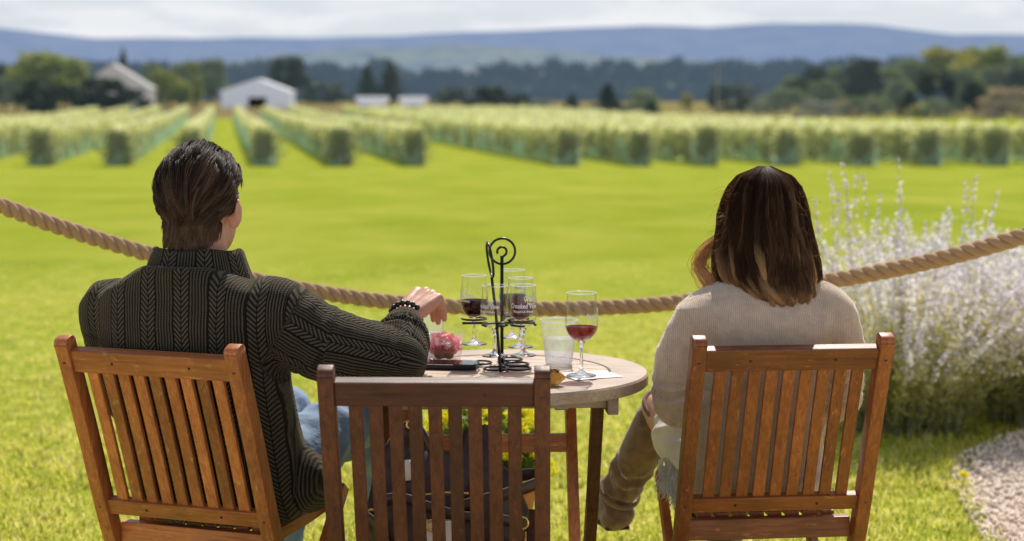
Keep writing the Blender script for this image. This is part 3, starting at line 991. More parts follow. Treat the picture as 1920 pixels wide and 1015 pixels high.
rows = [(-205, 'cut off by the left edge, beyond the first full row end'), (-62, 'whose end is just outside the left edge'),
        (80, 'with the first row end from the left edge'), (225, 'with the second row end from the left edge'), (360, 'partly hidden right behind the man'),
        (497, 'ending right beside the head of the man'), (640, 'second to the right of the head of the man'), (780, 'third to the right of the head of the man'),
        (1065, 'first on the right of the open lawn gap'), (1200, 'second on the right of the open lawn gap'), (1325, 'third right of the lawn gap, next to the woman'),
        (1475, 'ending straight above the head of the woman'), (1615, 'first to the right of the head of the woman'), (1740, 'second to the right of the head of the woman'),
        (1865, 'third right of the woman, near the right edge'), (1995, 'cut off by the right edge')]
for i, (px, lab) in enumerate(rows):
    x = (px - 960) / FPX * Y0
    o = empty('vine_row', (x, Y0, tz(Y0)))
    tag(o, 'netted green vine row ' + lab, 'vine row', 'rows of grapevines across the vineyard')
    f_, n_ = ROWM[i % 3]
    for nm, me_ in (('foliage', f_), ('bird_net', n_), ('end_foliage', END_M), ('end_post', POST_M), ('end_net', ENDNET_M)):
        q = bpy.data.objects.new(nm, me_); col.objects.link(q); q.parent = o
        if nm == 'end_foliage':
            q.scale = (.8 + .35 * random.random(), .9 + .2 * random.random(), .85 + .28 * random.random()); q.location.x = .12 * (random.random() - .5)
        if nm == 'end_post':
            q.location.x = -.5 * random.random() * (i % 2); q.rotation_euler = (R(4 * random.random() - 2), R(5 * random.random() - 2), 0)
        if nm == 'end_net':
            q.scale = (.7 + .6 * random.random(), 1, .6 + .7 * random.random()); q.location.x = .3 * (random.random() - .5)

# ================================================================== WOODEN FURNITURE
WOOD_A = {a: wood('teak_' + a, a, (.40, .105, .028), (.90, .33, .095)) for a in 'xyz'}
WOOD_SHADED = {a: wood('shaded_teak_' + a, a, *((.042, .009, .003), (.120, .030, .011)) if a == 'x' else ((.070, .017, .005), (.225, .066, .022)), .52, .25) for a in 'xyz'}  # teak darkened: the shade on the middle chair is put into the colour
WOOD_T = {a: wood('table_teak_' + a, a, (.46, .29, .18), (.84, .65, .50), .42, .12) for a in 'xyz'}
screw_m = simple('screw', (.05, .035, .03), .5, .6)

POST = [(-.165, .858), (-.150, .82), (-.128, .76), (-.098, .68), (-.066, .59), (-.036, .50), (-.008, .42), (.03, .33), (.09, .22), (.165, .10), (.225, .0)]


def post_y(z):
    zs = [p[1] for p in POST][::-1]; yv = [p[0] for p in POST][::-1]
    return float(np.interp(z, zs, yv))


def make_chair(loc, rz, W, label):
    o = empty('folding_chair', loc, rz); tag(o, label, 'chair', 'folding garden chairs at the round table')
    for s in (-1, 1):
        p = link('back_post', sweep_mesh('back_post', catmull([(s * .214, y, z) for y, z in POST], 3), .032, .040, bv=.004, round_top=True), W['z'], o, True)
        for z in (.80, .445, .37):
            y = post_y(z)
            link('screw', Soup().tube([(s * .214, y - .0185, z), (s * .214, y - .0215, z)], .004, 10).mesh('screw'), screw_m, p)

    def rail(name, z, h, th, off=0.0):
        y = post_y(z); tg = Vector((0, post_y(z + .03) - post_y(z - .03), .06)).normalized()
        r = link(name, bar_mesh(name, (-.1985, y + off, z), (.1985, y + off, z), th, h, up=tg, bv=.003), W['x'], o, False)
        n = tg.cross(Vector((1, 0, 0)))
        if n.y > 0: n = -n
        for x in (-.095, .10):
            c = Vector((x, y + off, z)) + n * (th / 2)
            link('screw', Soup().tube([c - n * .002, c + n * .0008], .0035, 10).mesh('screw'), screw_m, r)
    rail('top_rail', .806, .054, .026)
    rail('bottom_rail', .446, .038, .024)
    for k in range(9):
        x = -.1985 + .397 * (k + 1) / 10.0
        path = [(x * (1 + 0.0), post_y(z) + .001, z) for z in np.linspace(.463, .782, 9)]
        link('slat', sweep_mesh('slat', path, .0275, .011, bv=.0022), W['z'], o)
    # seat: slats on two rails
    bm = bmesh.new()
    for k in range(8):
        x = -.150 + .300 * k / 7
        add_bar(bm, (x, .050, .399), (x, .395, .411), .033, .013)
    bmesh.ops.recalc_face_normals(bm, faces=bm.faces[:]); bevel(bm, .002)
    link('seat', bm_mesh('seat', bm), W['y'], o)
    link('rear_beam', bar_mesh('rear_beam', (-.196, .034, .372), (.196, .034, .372), .030, .050), W['x'], o)
    link('front_beam', bar_mesh('front_beam', (-.170, .408, .390), (.170, .408, .390), .026, .040), W['x'], o)
    for s in (-1, 1):
        link('seat_rail', sweep_mesh('seat_rail', catmull([(s * .1595, .052, .372), (s * .1595, .10, .372), (s * .1595, .26, .378), (s * .1595, .393, .389)], 3), .020, .030), W['y'], o)
        link('leg', sweep_mesh('leg', [(s * .185, .428, .424), (s * .185, .30, .27), (s * .185, .10, .075), (s * .185, .02, .0)], .022, .036, bv=.003), W['z'], o)
    link('stretcher', bar_mesh('stretcher', (-.1985, post_y(.17), .17), (.1985, post_y(.17), .17), .022, .034), W['x'], o)
    link('pivot_rod', Soup().tube([(-.19, .395, .392), (.19, .395, .392)], .005, 10).mesh('pivot_rod'), screw_m, o)
    return o


CH_R = ((.612, 3.945, 0), R(6))
CH_M = ((-.150, 3.49, 0), R(-1.5))
CH_L = ((-.742, 3.85, 0), R(-20))
make_chair(*CH_L, WOOD_A, 'wooden folding chair carrying the man in the dark knitted sweater')
make_chair(*CH_M, WOOD_SHADED, 'shaded wooden folding chair holding the handbag, nearest to the camera')
WOOD_R = {a: wood('dim_teak_' + a, a, (.27, .062, .016), (.62, .20, .055)) for a in 'xyz'}  # same teak dimmed: weaker light on the right chair put into the colour
make_chair(*CH_R, WOOD_R, 'wooden folding chair carrying the woman in the beige sweater')

# ------------------------------------------------------------------ round table
TX, TY, TZ, TR = -.022, 4.10, .73, .352
tb = empty('round_table', (TX, TY, 0), R(3)); tag(tb, 'round wooden folding table with a slatted centre, set with wine glasses', 'table')
ring = [(TR - .004, TZ - .030), (TR, TZ - .026), (TR, TZ - .005), (TR - .004, TZ), (.262, TZ), (.259, TZ - .004), (.259, TZ - .030)]
link('rim', lathe('rim', ring, 96), WOOD_T['x'], tb, True).data.polygons.foreach_set('use_smooth', [False] * 0) if False else None
rim = link('rim', lathe('rim', ring, 128), WOOD_T['x'], tb)
bm = bmesh.new()
rad = .2555
for k in range(9):
    x0 = -rad + 2 * rad * k / 9 + .0016; x1 = -rad + 2 * rad * (k + 1) / 9 - .0016
    pts = []
    for q in range(9):
        x = x0 + (x1 - x0) * q / 8; pts.append((x, math.sqrt(max(0, rad * rad - x * x))))
    poly = pts + [(x, -y) for x, y in pts[::-1]]
    lo_ = [bm.verts.new((x, y, TZ - .024)) for x, y in poly]; hi_ = [bm.verts.new((x, y, TZ - .001)) for x, y in poly]
    n = len(poly)
    bm.faces.new(hi_); bm.faces.new(lo_[::-1])
    for i in range(n):
        bm.faces.new((lo_[i], lo_[(i + 1) % n], hi_[(i + 1) % n], hi_[i]))
bmesh.ops.remove_doubles(bm, verts=bm.verts[:], dist=1e-5)
ctop = link('plank_panel', bm_mesh('plank_panel', bm), WOOD_T['y'], tb); ctop.rotation_euler = (0, 0, R(72))
for q in (-.16, .16):
    link('apron', bar_mesh('apron', (-.255, q, TZ - .0475), (.255, q, TZ - .0475), .022, .034), WOOD_T['x'], tb)
for s in (-1, 1):
    xa, xb = (-.235 if s < 0 else .172), (-.275 if s < 0 else .218)
    link('leg', sweep_mesh('leg', [(xa, .12, TZ - .03), (xa, 0, .42), (xa, -.20, 0)], .026, .042), WOOD_A['z'], tb)
    link('leg', sweep_mesh('leg', [(xb, -.14, TZ - .03), (xb, -.02, .42), (xb, .20, 0)], .028, .042), WOOD_SHADED['z'], tb)
    link('bracket', sweep_mesh('bracket', [(xb + s * .029, -.20, TZ - .054), (xb + s * .029, -.06, TZ - .054)], .026, .044), WOOD_T['x'], tb)
link('crossbar', bar_mesh('crossbar', (-.221, .026, .545), (.158, .026, .545), .024, .044), WOOD_A['x'], tb)
link('crossbar', bar_mesh('crossbar', (-.26, .125, .20), (.204, .125, .20), .024, .044), WOOD_SHADED['x'], tb)
hg = Soup()
for q in (-.012, .012):
    hg.tube([(.125, -.16 + q, TZ - .066), (.125, -.16 + q, TZ - .085)], .007, 8)
link('hinge', bar_mesh('hinge', (.118, -.10, TZ - .055), (.150, -.10, TZ - .055), .02, .05), simple('hinge_metal', (.25, .26, .27), .35, .8), tb)

# ================================================================== ROPE
RP = [(-420, 250, 4.35), (-200, 322, 4.55), (0, 386, 4.75), (110, 425, 4.85), (260, 471, 4.98), (420, 512, 5.08), (560, 541, 5.15), (700, 563, 5.2), (850, 575, 5.22), (1000, 579, 5.2),
      (1120, 577, 5.16), (1250, 569, 5.08), (1420, 548, 4.96), (1600, 519, 4.80), (1760, 486, 4.66), (1920, 442, 4.50), (2100, 380, 4.34), (2330, 285, 4.15)]
rp = [at(x, y, Y) for x, y, Y in RP]
path = catmull(rp, 40)
# resample evenly
acc = [0.0]
for a, b_ in zip(path, path[1:]): acc.append(acc[-1] + (b_ - a).length)
Lr = acc[-1]; NR = 1500
sx2 = np.linspace(0, Lr, NR)
PA = np.array([tuple(p) for p in path]); PA = np.stack([np.interp(sx2, acc, PA[:, k]) for k in range(3)], 1)
Tn = unit(np.gradient(PA, axis=0)); Un = unit(np.cross(Tn, np.array([0, 0, 1.0]))); Wn = np.cross(Tn, Un)
rope_m, t, b = material('rope_fibre')
t.put(b.inputs['Roughness'], .85); t.put(b.inputs['Specular IOR Level'], .15); t.put(b.inputs['Sheen Weight'], .25)
fib = t.noise(t.mapping(t.attr('ruv', 1), (55, 9, 1)), 6, 4, .7)
t.put(b.inputs['Base Color'], t.ramp(fib, [(.3, (.34, .19, .095)), (.55, (.58, .37, .205)), (.75, (.80, .58, .37))]))
t.put(b.inputs['Normal'], t.bump(fib, .55, .003))
ropeo = empty('rope', tuple(PA[NR // 2])); tag(ropeo, 'thick twisted tan rope hanging as a barrier behind the table', 'rope')
lay = 0.112
for sidx in range(3):
    ph = 2 * np.pi * (sx2 / lay + sidx / 3)
    cs = PA + .0128 * (np.cos(ph)[:, None] * Un + np.sin(ph)[:, None] * Wn)
    tt = unit(np.gradient(cs, axis=0)); uu = unit(np.cross(tt, np.array([0, 0, 1.0]))); vv = np.cross(tt, uu)
    k = 12; A = np.arange(k) * 2 * np.pi / k
    rr = .0120
    Vr = cs[:, None, :] + rr * (np.cos(A)[None, :, None] * uu[:, None, :] + np.sin(A)[None, :, None] * vv[:, None, :])
    idx = np.arange(NR * k).reshape(NR, k)
    a_ = idx[:-1]; b2 = np.roll(idx, -1, 1)[:-1]; c_ = np.roll(idx, -1, 1)[1:]; d_ = idx[1:]
    Fr = np.stack([a_, b2, c_, d_], -1).reshape(-1, 4)
    ruv = np.stack([np.tile(A[None] / 6.28, (NR, 1)), np.tile(sx2[:, None], (1, k)), np.full((NR, k), sidx * 3.1)], -1).reshape(-1, 3)
    # twist of the fibres inside the strand
    ruv[:, 0] += ruv[:, 1] * 6
    world_child(link('strand', mesh_np('strand', Vr.reshape(-1, 3), Fr, {'ruv': ruv}), rope_m, None, True), ropeo)
# posts that carry the rope, just outside the picture on either side
for e_, lab in ((0, 'square wooden post carrying the left end of the rope'), (-1, 'square wooden post carrying the right end of the rope')):
    ex, ey, ez = PA[e_]
    po_ = empty('rope_post', (ex, ey, 0)); tag(po_, lab, 'post', 'posts of the rope barrier')
    link('shaft', sweep_mesh('shaft', [(0, 0, -.05), (0, 0, .6), (0, 0, ez + .12)], .09, .09, bv=.006), WOOD_A['z'], po_)
    link('cap', bar_mesh('cap', (-.06, 0, ez + .135), (.06, 0, ez + .135), .12, .03), WOOD_A['x'], po_)
# stray fibres
n = 900
i = rng.integers(5, NR - 5, n); a = rng.random(n) * 6.28
dirv = np.cos(a)[:, None] * Un[i] + np.sin(a)[:, None] * Wn[i]
p0 = PA[i] + dirv * .021; L = (.004 + .012 * rng.random(n))[:, None]
Pst = np.stack([p0, p0 + dirv * L * .5 + Tn[i] * L * .4, p0 + dirv * L * .8 + Tn[i] * L * 1.2 + rng.normal(size=(n, 3)) * .002], 1)
world_child(link('loose_fibre', strand_mesh('loose_fibre', Pst, np.full((n, 3), .00035)), simple('fibre', (.6, .45, .28), .8), None), ropeo)

# ================================================================== RUSSIAN SAGE (pale violet flowering shrub)
sage_leaf = leafy('sage_leaf', [(.14, .17, .04), (.46, .48, .16), (.74, .70, .32), (.95, .80, .22)], .62, tcol=(.85, .80, .35))
sage_fl = leafy('sage_flower', [(.40, .30, .70), (.80, .74, .86), (.94, .90, .90), (.97, .95, .92)], .55, tcol=None)
stem_m = simple('sage_stem', (.42, .43, .34), .8)


def sage(loc, rx, ry, hgt, n, seed, label, tall=()):
    r = np.random.default_rng(seed)
    o = empty('sage_bush', loc); tag(o, label, 'shrub', 'flowering shrubs beside the gravel path')
    a = r.random(n) * 6.28; q = np.sqrt(r.random(n))
    bx, by = np.cos(a) * q * rx * .42, np.sin(a) * q * ry * .42
    L = hgt * (.55 + .45 * r.random(n)) * (1 - .18 * q)
    lean = np.stack([np.cos(a) * q * rx * .62, np.sin(a) * q * ry * .7], 1) + r.normal(size=(n, 2)) * .06
    for k, (tx, ty, th) in enumerate(tall):
        bx[k], by[k] = tx * .8, ty; lean[k] = (tx * .2 + .02 * r.normal(), 0); L[k] = th
    K = 14
    s = np.linspace(0, 1, K)
    P = np.zeros((n, K, 3))
    bend = s ** 1.6
    P[:, :, 0] = bx[:, None] + lean[:, 0:1] * bend + .012 * np.sin(s * 7 + a[:, None] * 5)
    P[:, :, 1] = by[:, None] + lean[:, 1:2] * bend + .012 * np.sin(s * 6 + a[:, None] * 9)
    P[:, :, 2] = L[:, None] * (s - .10 * s ** 2 * (np.hypot(lean[:, 0], lean[:, 1])[:, None] / .5))
    link('stems', strand_mesh('stems', P, np.tile(np.linspace(.0026, .0010, K), (n, 1))), stem_m, o)

    def along(f):
        x = f * (K - 1); i0 = np.clip(x.astype(int), 0, K - 2); w = (x - i0)[..., None]
        ii = np.arange(n)[:, None]
        return P[ii, i0] * (1 - w) + P[ii, i0 + 1] * w
    # flowers in whorls along the upper part of each stem, with short side spikes
    M = 60
    f = np.sort(.54 + .46 * r.random((n, M)) ** .85, axis=1)
    f = np.round(f * 34) / 34 * .6 + f * .4
    f = np.clip(f, 0, .999)
    base = along(f)
    rad = .010 * (1.12 - f)[..., None] / .4 + .003
    sidea = r.random((n, M, 1)) ** 6 * .08 * (f < .85)[..., None]
    dv = unit(r.normal(size=(n, M, 3)))
    C = (base + dv * rad + dv * np.array([1, 1, .3]) * sidea).reshape(-1, 3)
    sv_ = r.random(n) ** .6; sv_[:len(tall)] = .25 * r.random(len(tall)); stemt = np.repeat(sv_, M)
    T = np.clip(.10 + .70 * stemt + .25 * r.random(n * M) - .35 * (r.random(n * M) < .12), 0, 1)
    global rng
    k_, rng = rng, r
    V, F = cards(C, .0065 + .005 * r.random(len(C)), .004 + .0025 * r.random(len(C)))
    link('flowers', mesh_np('flowers', V, F, {'tone': np.repeat(T, 4)}), sage_fl, o)
    M = 64
    f = .04 + .70 * r.random((n, M)) ** .9
    base = along(f)
    dv = unit(r.normal(size=(n, M, 3)))
    C = (base + dv * (.006 + .06 * r.random((n, M, 1)) ** 1.3)).reshape(-1, 3)
    T = np.clip(.05 + .75 * f.reshape(-1) + .3 * r.random(n * M) - .1, 0, 1)
    V, F = cards(C, .013 + .011 * r.random(len(C)), .0035 + .002 * r.random(len(C)), up=np.array([0, 0, .7]))
    rng = k_
    link('leaves', mesh_np('leaves', V, F, {'tone': np.repeat(T, 4)}), sage_leaf, o)
    return o


sage((1.66, 7.15, 0), .62, .55, 1.00, 300, 3, 'pale violet flowering bush right behind the chair of the woman',
     tall=[(-.28, -.1, 1.17), (-.33, 0, 1.10), (-.24, .05, 1.13), (-.26, -.1, 1.05), (-.20, 0, 1.08), (-.30, .1, 1.03), (-.07, 0, 1.14), (-.12, 0, 1.0), (.30, 0, 1.08), (.27, .1, 1.05), (.34, -.1, 1.02), (-.40, 0, .98), (-.02, .1, 1.0)])
sage((2.32, 7.35, 0), .62, .6, .98, 330, 4, 'pale violet flowering bush cut by the right edge of the picture')
sage((2.02, 7.9, 0), .66, .5, .95, 260, 6, 'pale violet flowering bush behind the two others by the gravel path')

# ================================================================== GLASSWARE AND TABLE THINGS
def thin_glass(name, tint=(.97, .98, .97), edge=.45, milky=0.0):
    """thin walled glass: clear face on, brighter and more reflective at the rims"""
    m = bpy.data.materials.new(name); m.use_nodes = True
    t = NT(m); out = m.node_tree.nodes['Material Output']; m.node_tree.nodes.remove(m.node_tree.nodes['Principled BSDF'])
    tp = t.n.new('ShaderNodeBsdfTransparent'); t.put(tp.inputs[0], tint)
    gl = t.n.new('ShaderNodeBsdfGlossy'); gl.inputs['Roughness'].default_value = .03
    lw = t.n.new('ShaderNodeLayerWeight'); lw.inputs[0].default_value = .5
    f = t.math('ADD', t.math('MULTIPLY', t.math('POWER', lw.outputs['Facing'], 3.2), edge), .035)
    mx = t.n.new('ShaderNodeMixShader'); t.put(mx.inputs[0], f)
    t.l.new(tp.outputs[0], mx.inputs[1]); t.l.new(gl.outputs[0], mx.inputs[2])
    last = mx.outputs[0]
    if milky:
        tr = t.n.new('ShaderNodeBsdfTranslucent'); t.put(tr.inputs[0], (.92, .93, .95))
        df = t.n.new('ShaderNodeBsdfDiffuse'); t.put(df.inputs[0], (.9, .91, .93))
        a = t.n.new('ShaderNodeMixShader'); a.inputs[0].default_value = .4
        t.l.new(tr.outputs[0], a.inputs[1]); t.l.new(df.outputs[0], a.inputs[2])
        m2 = t.n.new('ShaderNodeMixShader')
        t.put(m2.inputs[0], t.math('ADD', t.math('MULTIPLY', t.math('POWER', lw.outputs['Facing'], 2.0), milky), milky * .45))
        t.l.new(last, m2.inputs[1]); t.l.new(a.outputs[0], m2.inputs[2]); last = m2.outputs[0]
    t.l.new(last, out.inputs[0])
    return m


bowl_m = thin_glass('bowl_glass', (.965, .975, .97), 1.0)
rim_m = thin_glass('rim_glass', (.9, .92, .92), .6, .9)  # milky white mixed in paints the bright highlight along the glass lip
m, t, b = material('solid_glass')
t.put(b.inputs['Base Color'], (.98, .99, .985)); t.put(b.inputs['Roughness'], .02); t.put(b.inputs['Transmission Weight'], 1.0); t.put(b.inputs['IOR'], 1.48)
solid_m = m
def wine_mat(name, c, c2):
    m = bpy.data.materials.new(name); m.use_nodes = True
    t = NT(m); b = m.node_tree.nodes['Principled BSDF']; out = m.node_tree.nodes['Material Output']
    t.put(b.inputs['Base Color'], c2); t.put(b.inputs['Roughness'], .04); t.put(b.inputs['Specular IOR Level'], .6)
    tp = t.n.new('ShaderNodeBsdfTransparent'); t.put(tp.inputs[0], c)
    mx = t.n.new('ShaderNodeMixShader'); mx.inputs[0].default_value = .30
    t.l.new(tp.outputs[0], mx.inputs[1]); t.l.new(b.outputs[0], mx.inputs[2]); t.l.new(mx.outputs[0], out.inputs[0]); return m
wine_dark = wine_mat('dark_red_wine', (.22, .02, .03), (.05, .004, .010))
wine_rose = wine_mat('light_red_wine', (.62, .16, .20), (.16, .015, .03))
white_print = simple('white_print', (.9, .9, .9), .6, var=.02)


def bent_text(name, text, size, radius_at, z, ang, mat, parent, bold=.0, shear=0.0, squash=1.0):
    """lettering wrapped on the bowl, reading from outside at angle ang (0 = towards -Y)"""
    cu = bpy.data.curves.new(name, 'FONT'); cu.body = text; cu.size = size; cu.align_x = 'CENTER'; cu.offset = bold; cu.shear = shear
    cu.resolution_u = 3
    o = bpy.data.objects.new('tmp', cu); col.objects.link(o)
    bpy.context.view_layer.update()
    me = bpy.data.meshes.new_from_object(o.evaluated_get(bpy.context.evaluated_depsgraph_get()))
    bpy.data.objects.remove(o); bpy.data.curves.remove(cu)
    bm = bmesh.new(); bm.from_mesh(me)
    bmesh.ops.subdivide_edges(bm, edges=[e for e in bm.edges if e.calc_length() > .002], cuts=1)
    for v in bm.verts:
        zz = z + v.co.y; rr = radius_at(zz) + .0004
        th = ang - math.pi / 2 + v.co.x * squash / radius_at(z)
        v.co = (rr * math.cos(th), rr * math.sin(th), zz)
    bm.to_mesh(me); bm.free()
    me.name = name
    return link(name, me, mat, parent)


def wine_glass(loc, rz, label, H_=.172, rb=.0345, rr=.0305, rf=.032, stem=.066, fill=None, wine=None, text=True, group='small tasting glasses in the wire carrier', hmax=.40):
    o = empty('wine_glass', loc, rz); tag(o, label, 'wine glass', group)
    foot = [(0, 0), (rf * .96, 0), (rf, .0012), (rf * .9, .0030), (rf * .45, .0062), (.0062, .0115), (.0042, .020), (.0038, stem * .6), (.0046, stem * .9), (.0085, stem), (.0, stem + .001)]
    link('stem', lathe('stem', foot, 36, closed=False), solid_m, o, True)
    zb = stem + .0005
    def rad_(z):
        u = (z - zb) / (H_ - zb)
        if u < hmax:
            q = u / hmax
            return rb * math.sqrt(max(0, 1 - (1 - q) ** 2.0)) ** .95
        q = (u - hmax) / (1 - hmax)
        return rb + (rr - rb) * (q * q * (3 - 2 * q)) ** .9
    zs = [zb + (H_ - zb) * (k / 30) ** 1.25 for k in range(1, 31)]
    prof = [(.004, zb + .0003)] + [(rad_(z), z) for z in zs]
    link('bowl', lathe('bowl', prof, 56, closed=False), bowl_m, o, True)
    ringp = Soup().tube([(rad_(H_) * math.cos(a), rad_(H_) * math.sin(a), H_) for a in np.linspace(0, 2 * math.pi, 57)[:-1]], .0011, 8, closed=True)
    link('lip', ringp.mesh('lip'), rim_m, o, True)
    if fill:
        zt = zb + (H_ - zb) * fill
        zz = [zb + .0012 + (zt - zb - .0012) * (k / 14) ** 1.4 for k in range(15)]
        pw = [(0, zz[0])] + [(max(.001, rad_(z) - .0011), z) for z in zz[1:]] + [(0, zt)]
        link('wine', lathe('wine', pw, 48, closed=False), wine or wine_dark, o, True)
    if text:
        bent_text('lettering', 'Crooked Vine', .0155, rad_, zb + (H_ - zb) * .50, 0, white_print, o, .0004, .12, .80)
        bent_text('small_lettering', 'Vineyard & Winery', .0078, rad_, zb + (H_ - zb) * .40, 0, white_print, o, .0002, 0, .86)
        vine = []
        for k in range(26):
            u = k / 25
            zt_ = zb + (H_ - zb) * .64 + .006 * math.sin(u * 9)
            th = -math.pi / 2 + .12 + u * .55
            vine.append(((rad_(zt_) + .0004) * math.cos(th), (rad_(zt_) + .0004) * math.sin(th), zt_))
        link('vine_mark', Soup().tube(vine, .0007, 6).mesh('vine_mark'), white_print, o)
    return o


zg = lambda y, Y: EYE - (y - 190) / FPX * Y
CZ = .766
gl = [(928, 4.085, -.75, 'empty tasting glass in the carrier behind the front wire handle', None, None),
      (981, 4.09, .02, 'empty tasting glass front right in the carrier, its white lettering facing the camera', None, None),
      (889, 4.205, -1.05, 'tasting glass of dark red wine at the left end of the carrier', .42, wine_dark),
      (961, 4.275, 1.9, 'tasting glass of red wine farthest back in the carrier', .40, wine_dark),
      (976, 4.175, 1.25, 'tasting glass of light red wine behind the lettered empty glass', .42, wine_rose)]
for px, Y, rz, lab, fl, wm in gl:
    p = at(px, 600, Y)
    wine_glass((p.x, Y, CZ + (Y - 4.08) * .10), rz, lab, fill=fl, wine=wm)
p = on_z(1090, 704, TZ + .003)
BG = (p.x, p.y)
wine_glass((p.x, p.y, TZ + .0022), 1.15, 'large wine glass with a little red wine standing on the white napkin', H_=.198, rb=.0395, rr=.0345, rf=.036, stem=.082, fill=.30, wine=wine_rose, group='x', hmax=.38)
del bpy.context.scene.objects[[o.name for o in bpy.context.scene.objects if o.get('group') == 'x'][0]]['group']

# ------------------------------------------------------------------ wire carrier
black_wire = simple('black_wire', (.012, .012, .013), .32, .4, var=.1)
CX, CY = at(938, 600, 4.16).x, 4.16
wc = empty('glass_carrier', (CX, CY, TZ)); tag(wc, 'black wire carrier with two looped handles holding the tasting glasses', 'glass carrier')
def circ(cx, cy, cz, r, a0=0, a1=2 * math.pi, n=40, plane='xy', tilt=0.0):
    out = []
    for k in range(n + 1):
        a = a0 + (a1 - a0) * k / n
        if plane == 'xy': out.append((cx + r * math.cos(a), cy + r * math.sin(a), cz))
        elif plane == 'xz': out.append((cx + r * math.cos(a), cy, cz + r * math.sin(a)))
        else: out.append((cx, cy + r * math.cos(a), cz + r * math.sin(a)))
    return out
zr = zg(604, 4.16) - TZ
w_ = .0034
# centre post with the spiral handle facing the camera
zt = zg(471, 4.18) - TZ
spiral = [(.004, .02, .004), (.004, .02, zt - .036)] + [((.032 - .0005 * k) * math.cos(a) + .004, .02, zt + (.032 - .0005 * k) * math.sin(a)) for k, a in enumerate(np.linspace(-math.pi / 2, 1.5 * math.pi - .25, 30))]
link('handle', Soup().tube([(.004, .02, .004), (.004, .02, zt - .030)] + circ(.005, .02, zt, .0315, -math.pi / 2 - .05, math.pi * 1.5 - .10, 40, 'xz'), .0030, 10).mesh('handle'), black_wire, wc, True)
hook = [(.004, .02, zt - .030), (.004, .02, zt - .016)] + circ(.004, .02, zt - .001, .0115, -math.pi / 2 + .5, math.pi * 1.15, 22, 'xz')
link('hook', Soup().tube(hook, .0030, 10).mesh('hook'), black_wire, wc, True)
# front post with the handle seen edge on
fx0, fx1 = at(938, 690, 4.06).x - CX, at(922, 500, 4.06).x - CX
zf1 = zg(520, 4.06) - TZ
pole_ = [(fx0, -.10, .003), (fx0 * .6 + fx1 * .4, -.10, zf1 * .5), (fx1, -.10, zf1)]
hz = zg(487, 4.06) - TZ
link('front_post', Soup().tube(catmull(pole_, 8), .0036, 10).mesh('front_post'), black_wire, wc, True)
loop = []
for k in range(41):
    a = -math.pi / 2 + 2 * math.pi * k / 40
    loop.append((fx1 - .004 - .006 * math.cos(a) - .006 * math.sin(a), -.10 + .040 * math.cos(a), hz + .0415 * math.sin(a)))
link('edge_handle', Soup().tube(loop[:-1], .0030, 8, closed=True).mesh('edge_handle'), black_wire, wc, True)
link('post', Soup().tube([(.004, .021, .002), (.004, .021, zr + .16)], .0044, 10).mesh('post'), black_wire, wc, True)
link('spoke', Soup().tube([(-.093, -.02, zr - .002), (.085, -.01, zr - .002)], .0030, 8).mesh('spoke'), black_wire, wc, True)
link('spoke', Soup().tube([(fx0 * .5 + fx1 * .5, -.10, zr - .005), (.012, .11, zr - .005)], .0030, 8).mesh('spoke'), black_wire, wc, True)
for px, Y, *_ in gl:
    p = at(px, 600, Y)
    cx, cy = p.x - CX, Y - CY
    aa = math.atan2(cy, cx)
    link('ring', Soup().tube(circ(cx, cy, zr + .001, .0305, aa + .55, aa + 2 * math.pi - .55), .0026, 8).mesh('ring'), black_wire, wc, True)
    link('base_ring', Soup().tube(circ(cx * .8, cy * .8, .004, .030)[:-1], .0026, 8, closed=True).mesh('base_ring'), black_wire, wc, True)
link('base_spoke', Soup().tube([(fx0, -.10, .004), (.004, .021, .004), (.01, .11, .004)], .0028, 8).mesh('base_spoke'), black_wire, wc, True)

# ------------------------------------------------------------------ plastic cups
cup_m = thin_glass('cup_plastic', (.95, .96, .97), .5, .28)
water_m = thin_glass('cup_water', (.92, .94, .95), .3, .52)
def cup(px, py, label, scale=1.0):
    p = on_z(px, py, TZ)
    o = empty('plastic_cup', (p.x, p.y, TZ)); tag(o, label, 'cup', 'clear plastic cups on the table')
    Hc, rb_, rt = .112 * scale, .033 * scale, .0445 * scale
    r_ = lambda z: rb_ + (rt - rb_) * z / Hc
    zs = np.linspace(.002, Hc - .004, 60)
    prof = [(0, .004), (rb_ * .85, .004), (rb_ * .92, .001), (rb_, .002)]
    for z in zs:
        rib = .0007 * math.sin(z * 2 * math.pi / .0062) if .022 < z < .078 else 0
        prof.append((r_(z) + rib, z))
    prof += [(rt + .0015, Hc - .004), (rt + .0030, Hc - .002), (rt + .0018, Hc + .0006), (rt - .0002, Hc - .0012)]
    link('wall', lathe('wall', prof, 56, closed=False), cup_m, o, True)
    link('lip', Soup().tube(circ(0, 0, Hc - .0015, rt + .0015, n=56)[:-1], .0021, 8, closed=True).mesh('lip'), thin_glass('cup_lip', (.9, .9, .9), .4, .9), o, True)
    zt_ = Hc * .58
    pw = [(0, .0055)] + [(r_(z) - .0012, z) for z in np.linspace(.0055, zt_, 12)] + [(0, zt_)]
    link('water', lathe('water', pw, 48, closed=False), water_m, o, True)
    return o
cup(1048, 683, 'clear plastic cup of water standing left of the large wine glass')
cup(802, 672, 'clear plastic cup of water below the hand of the man')

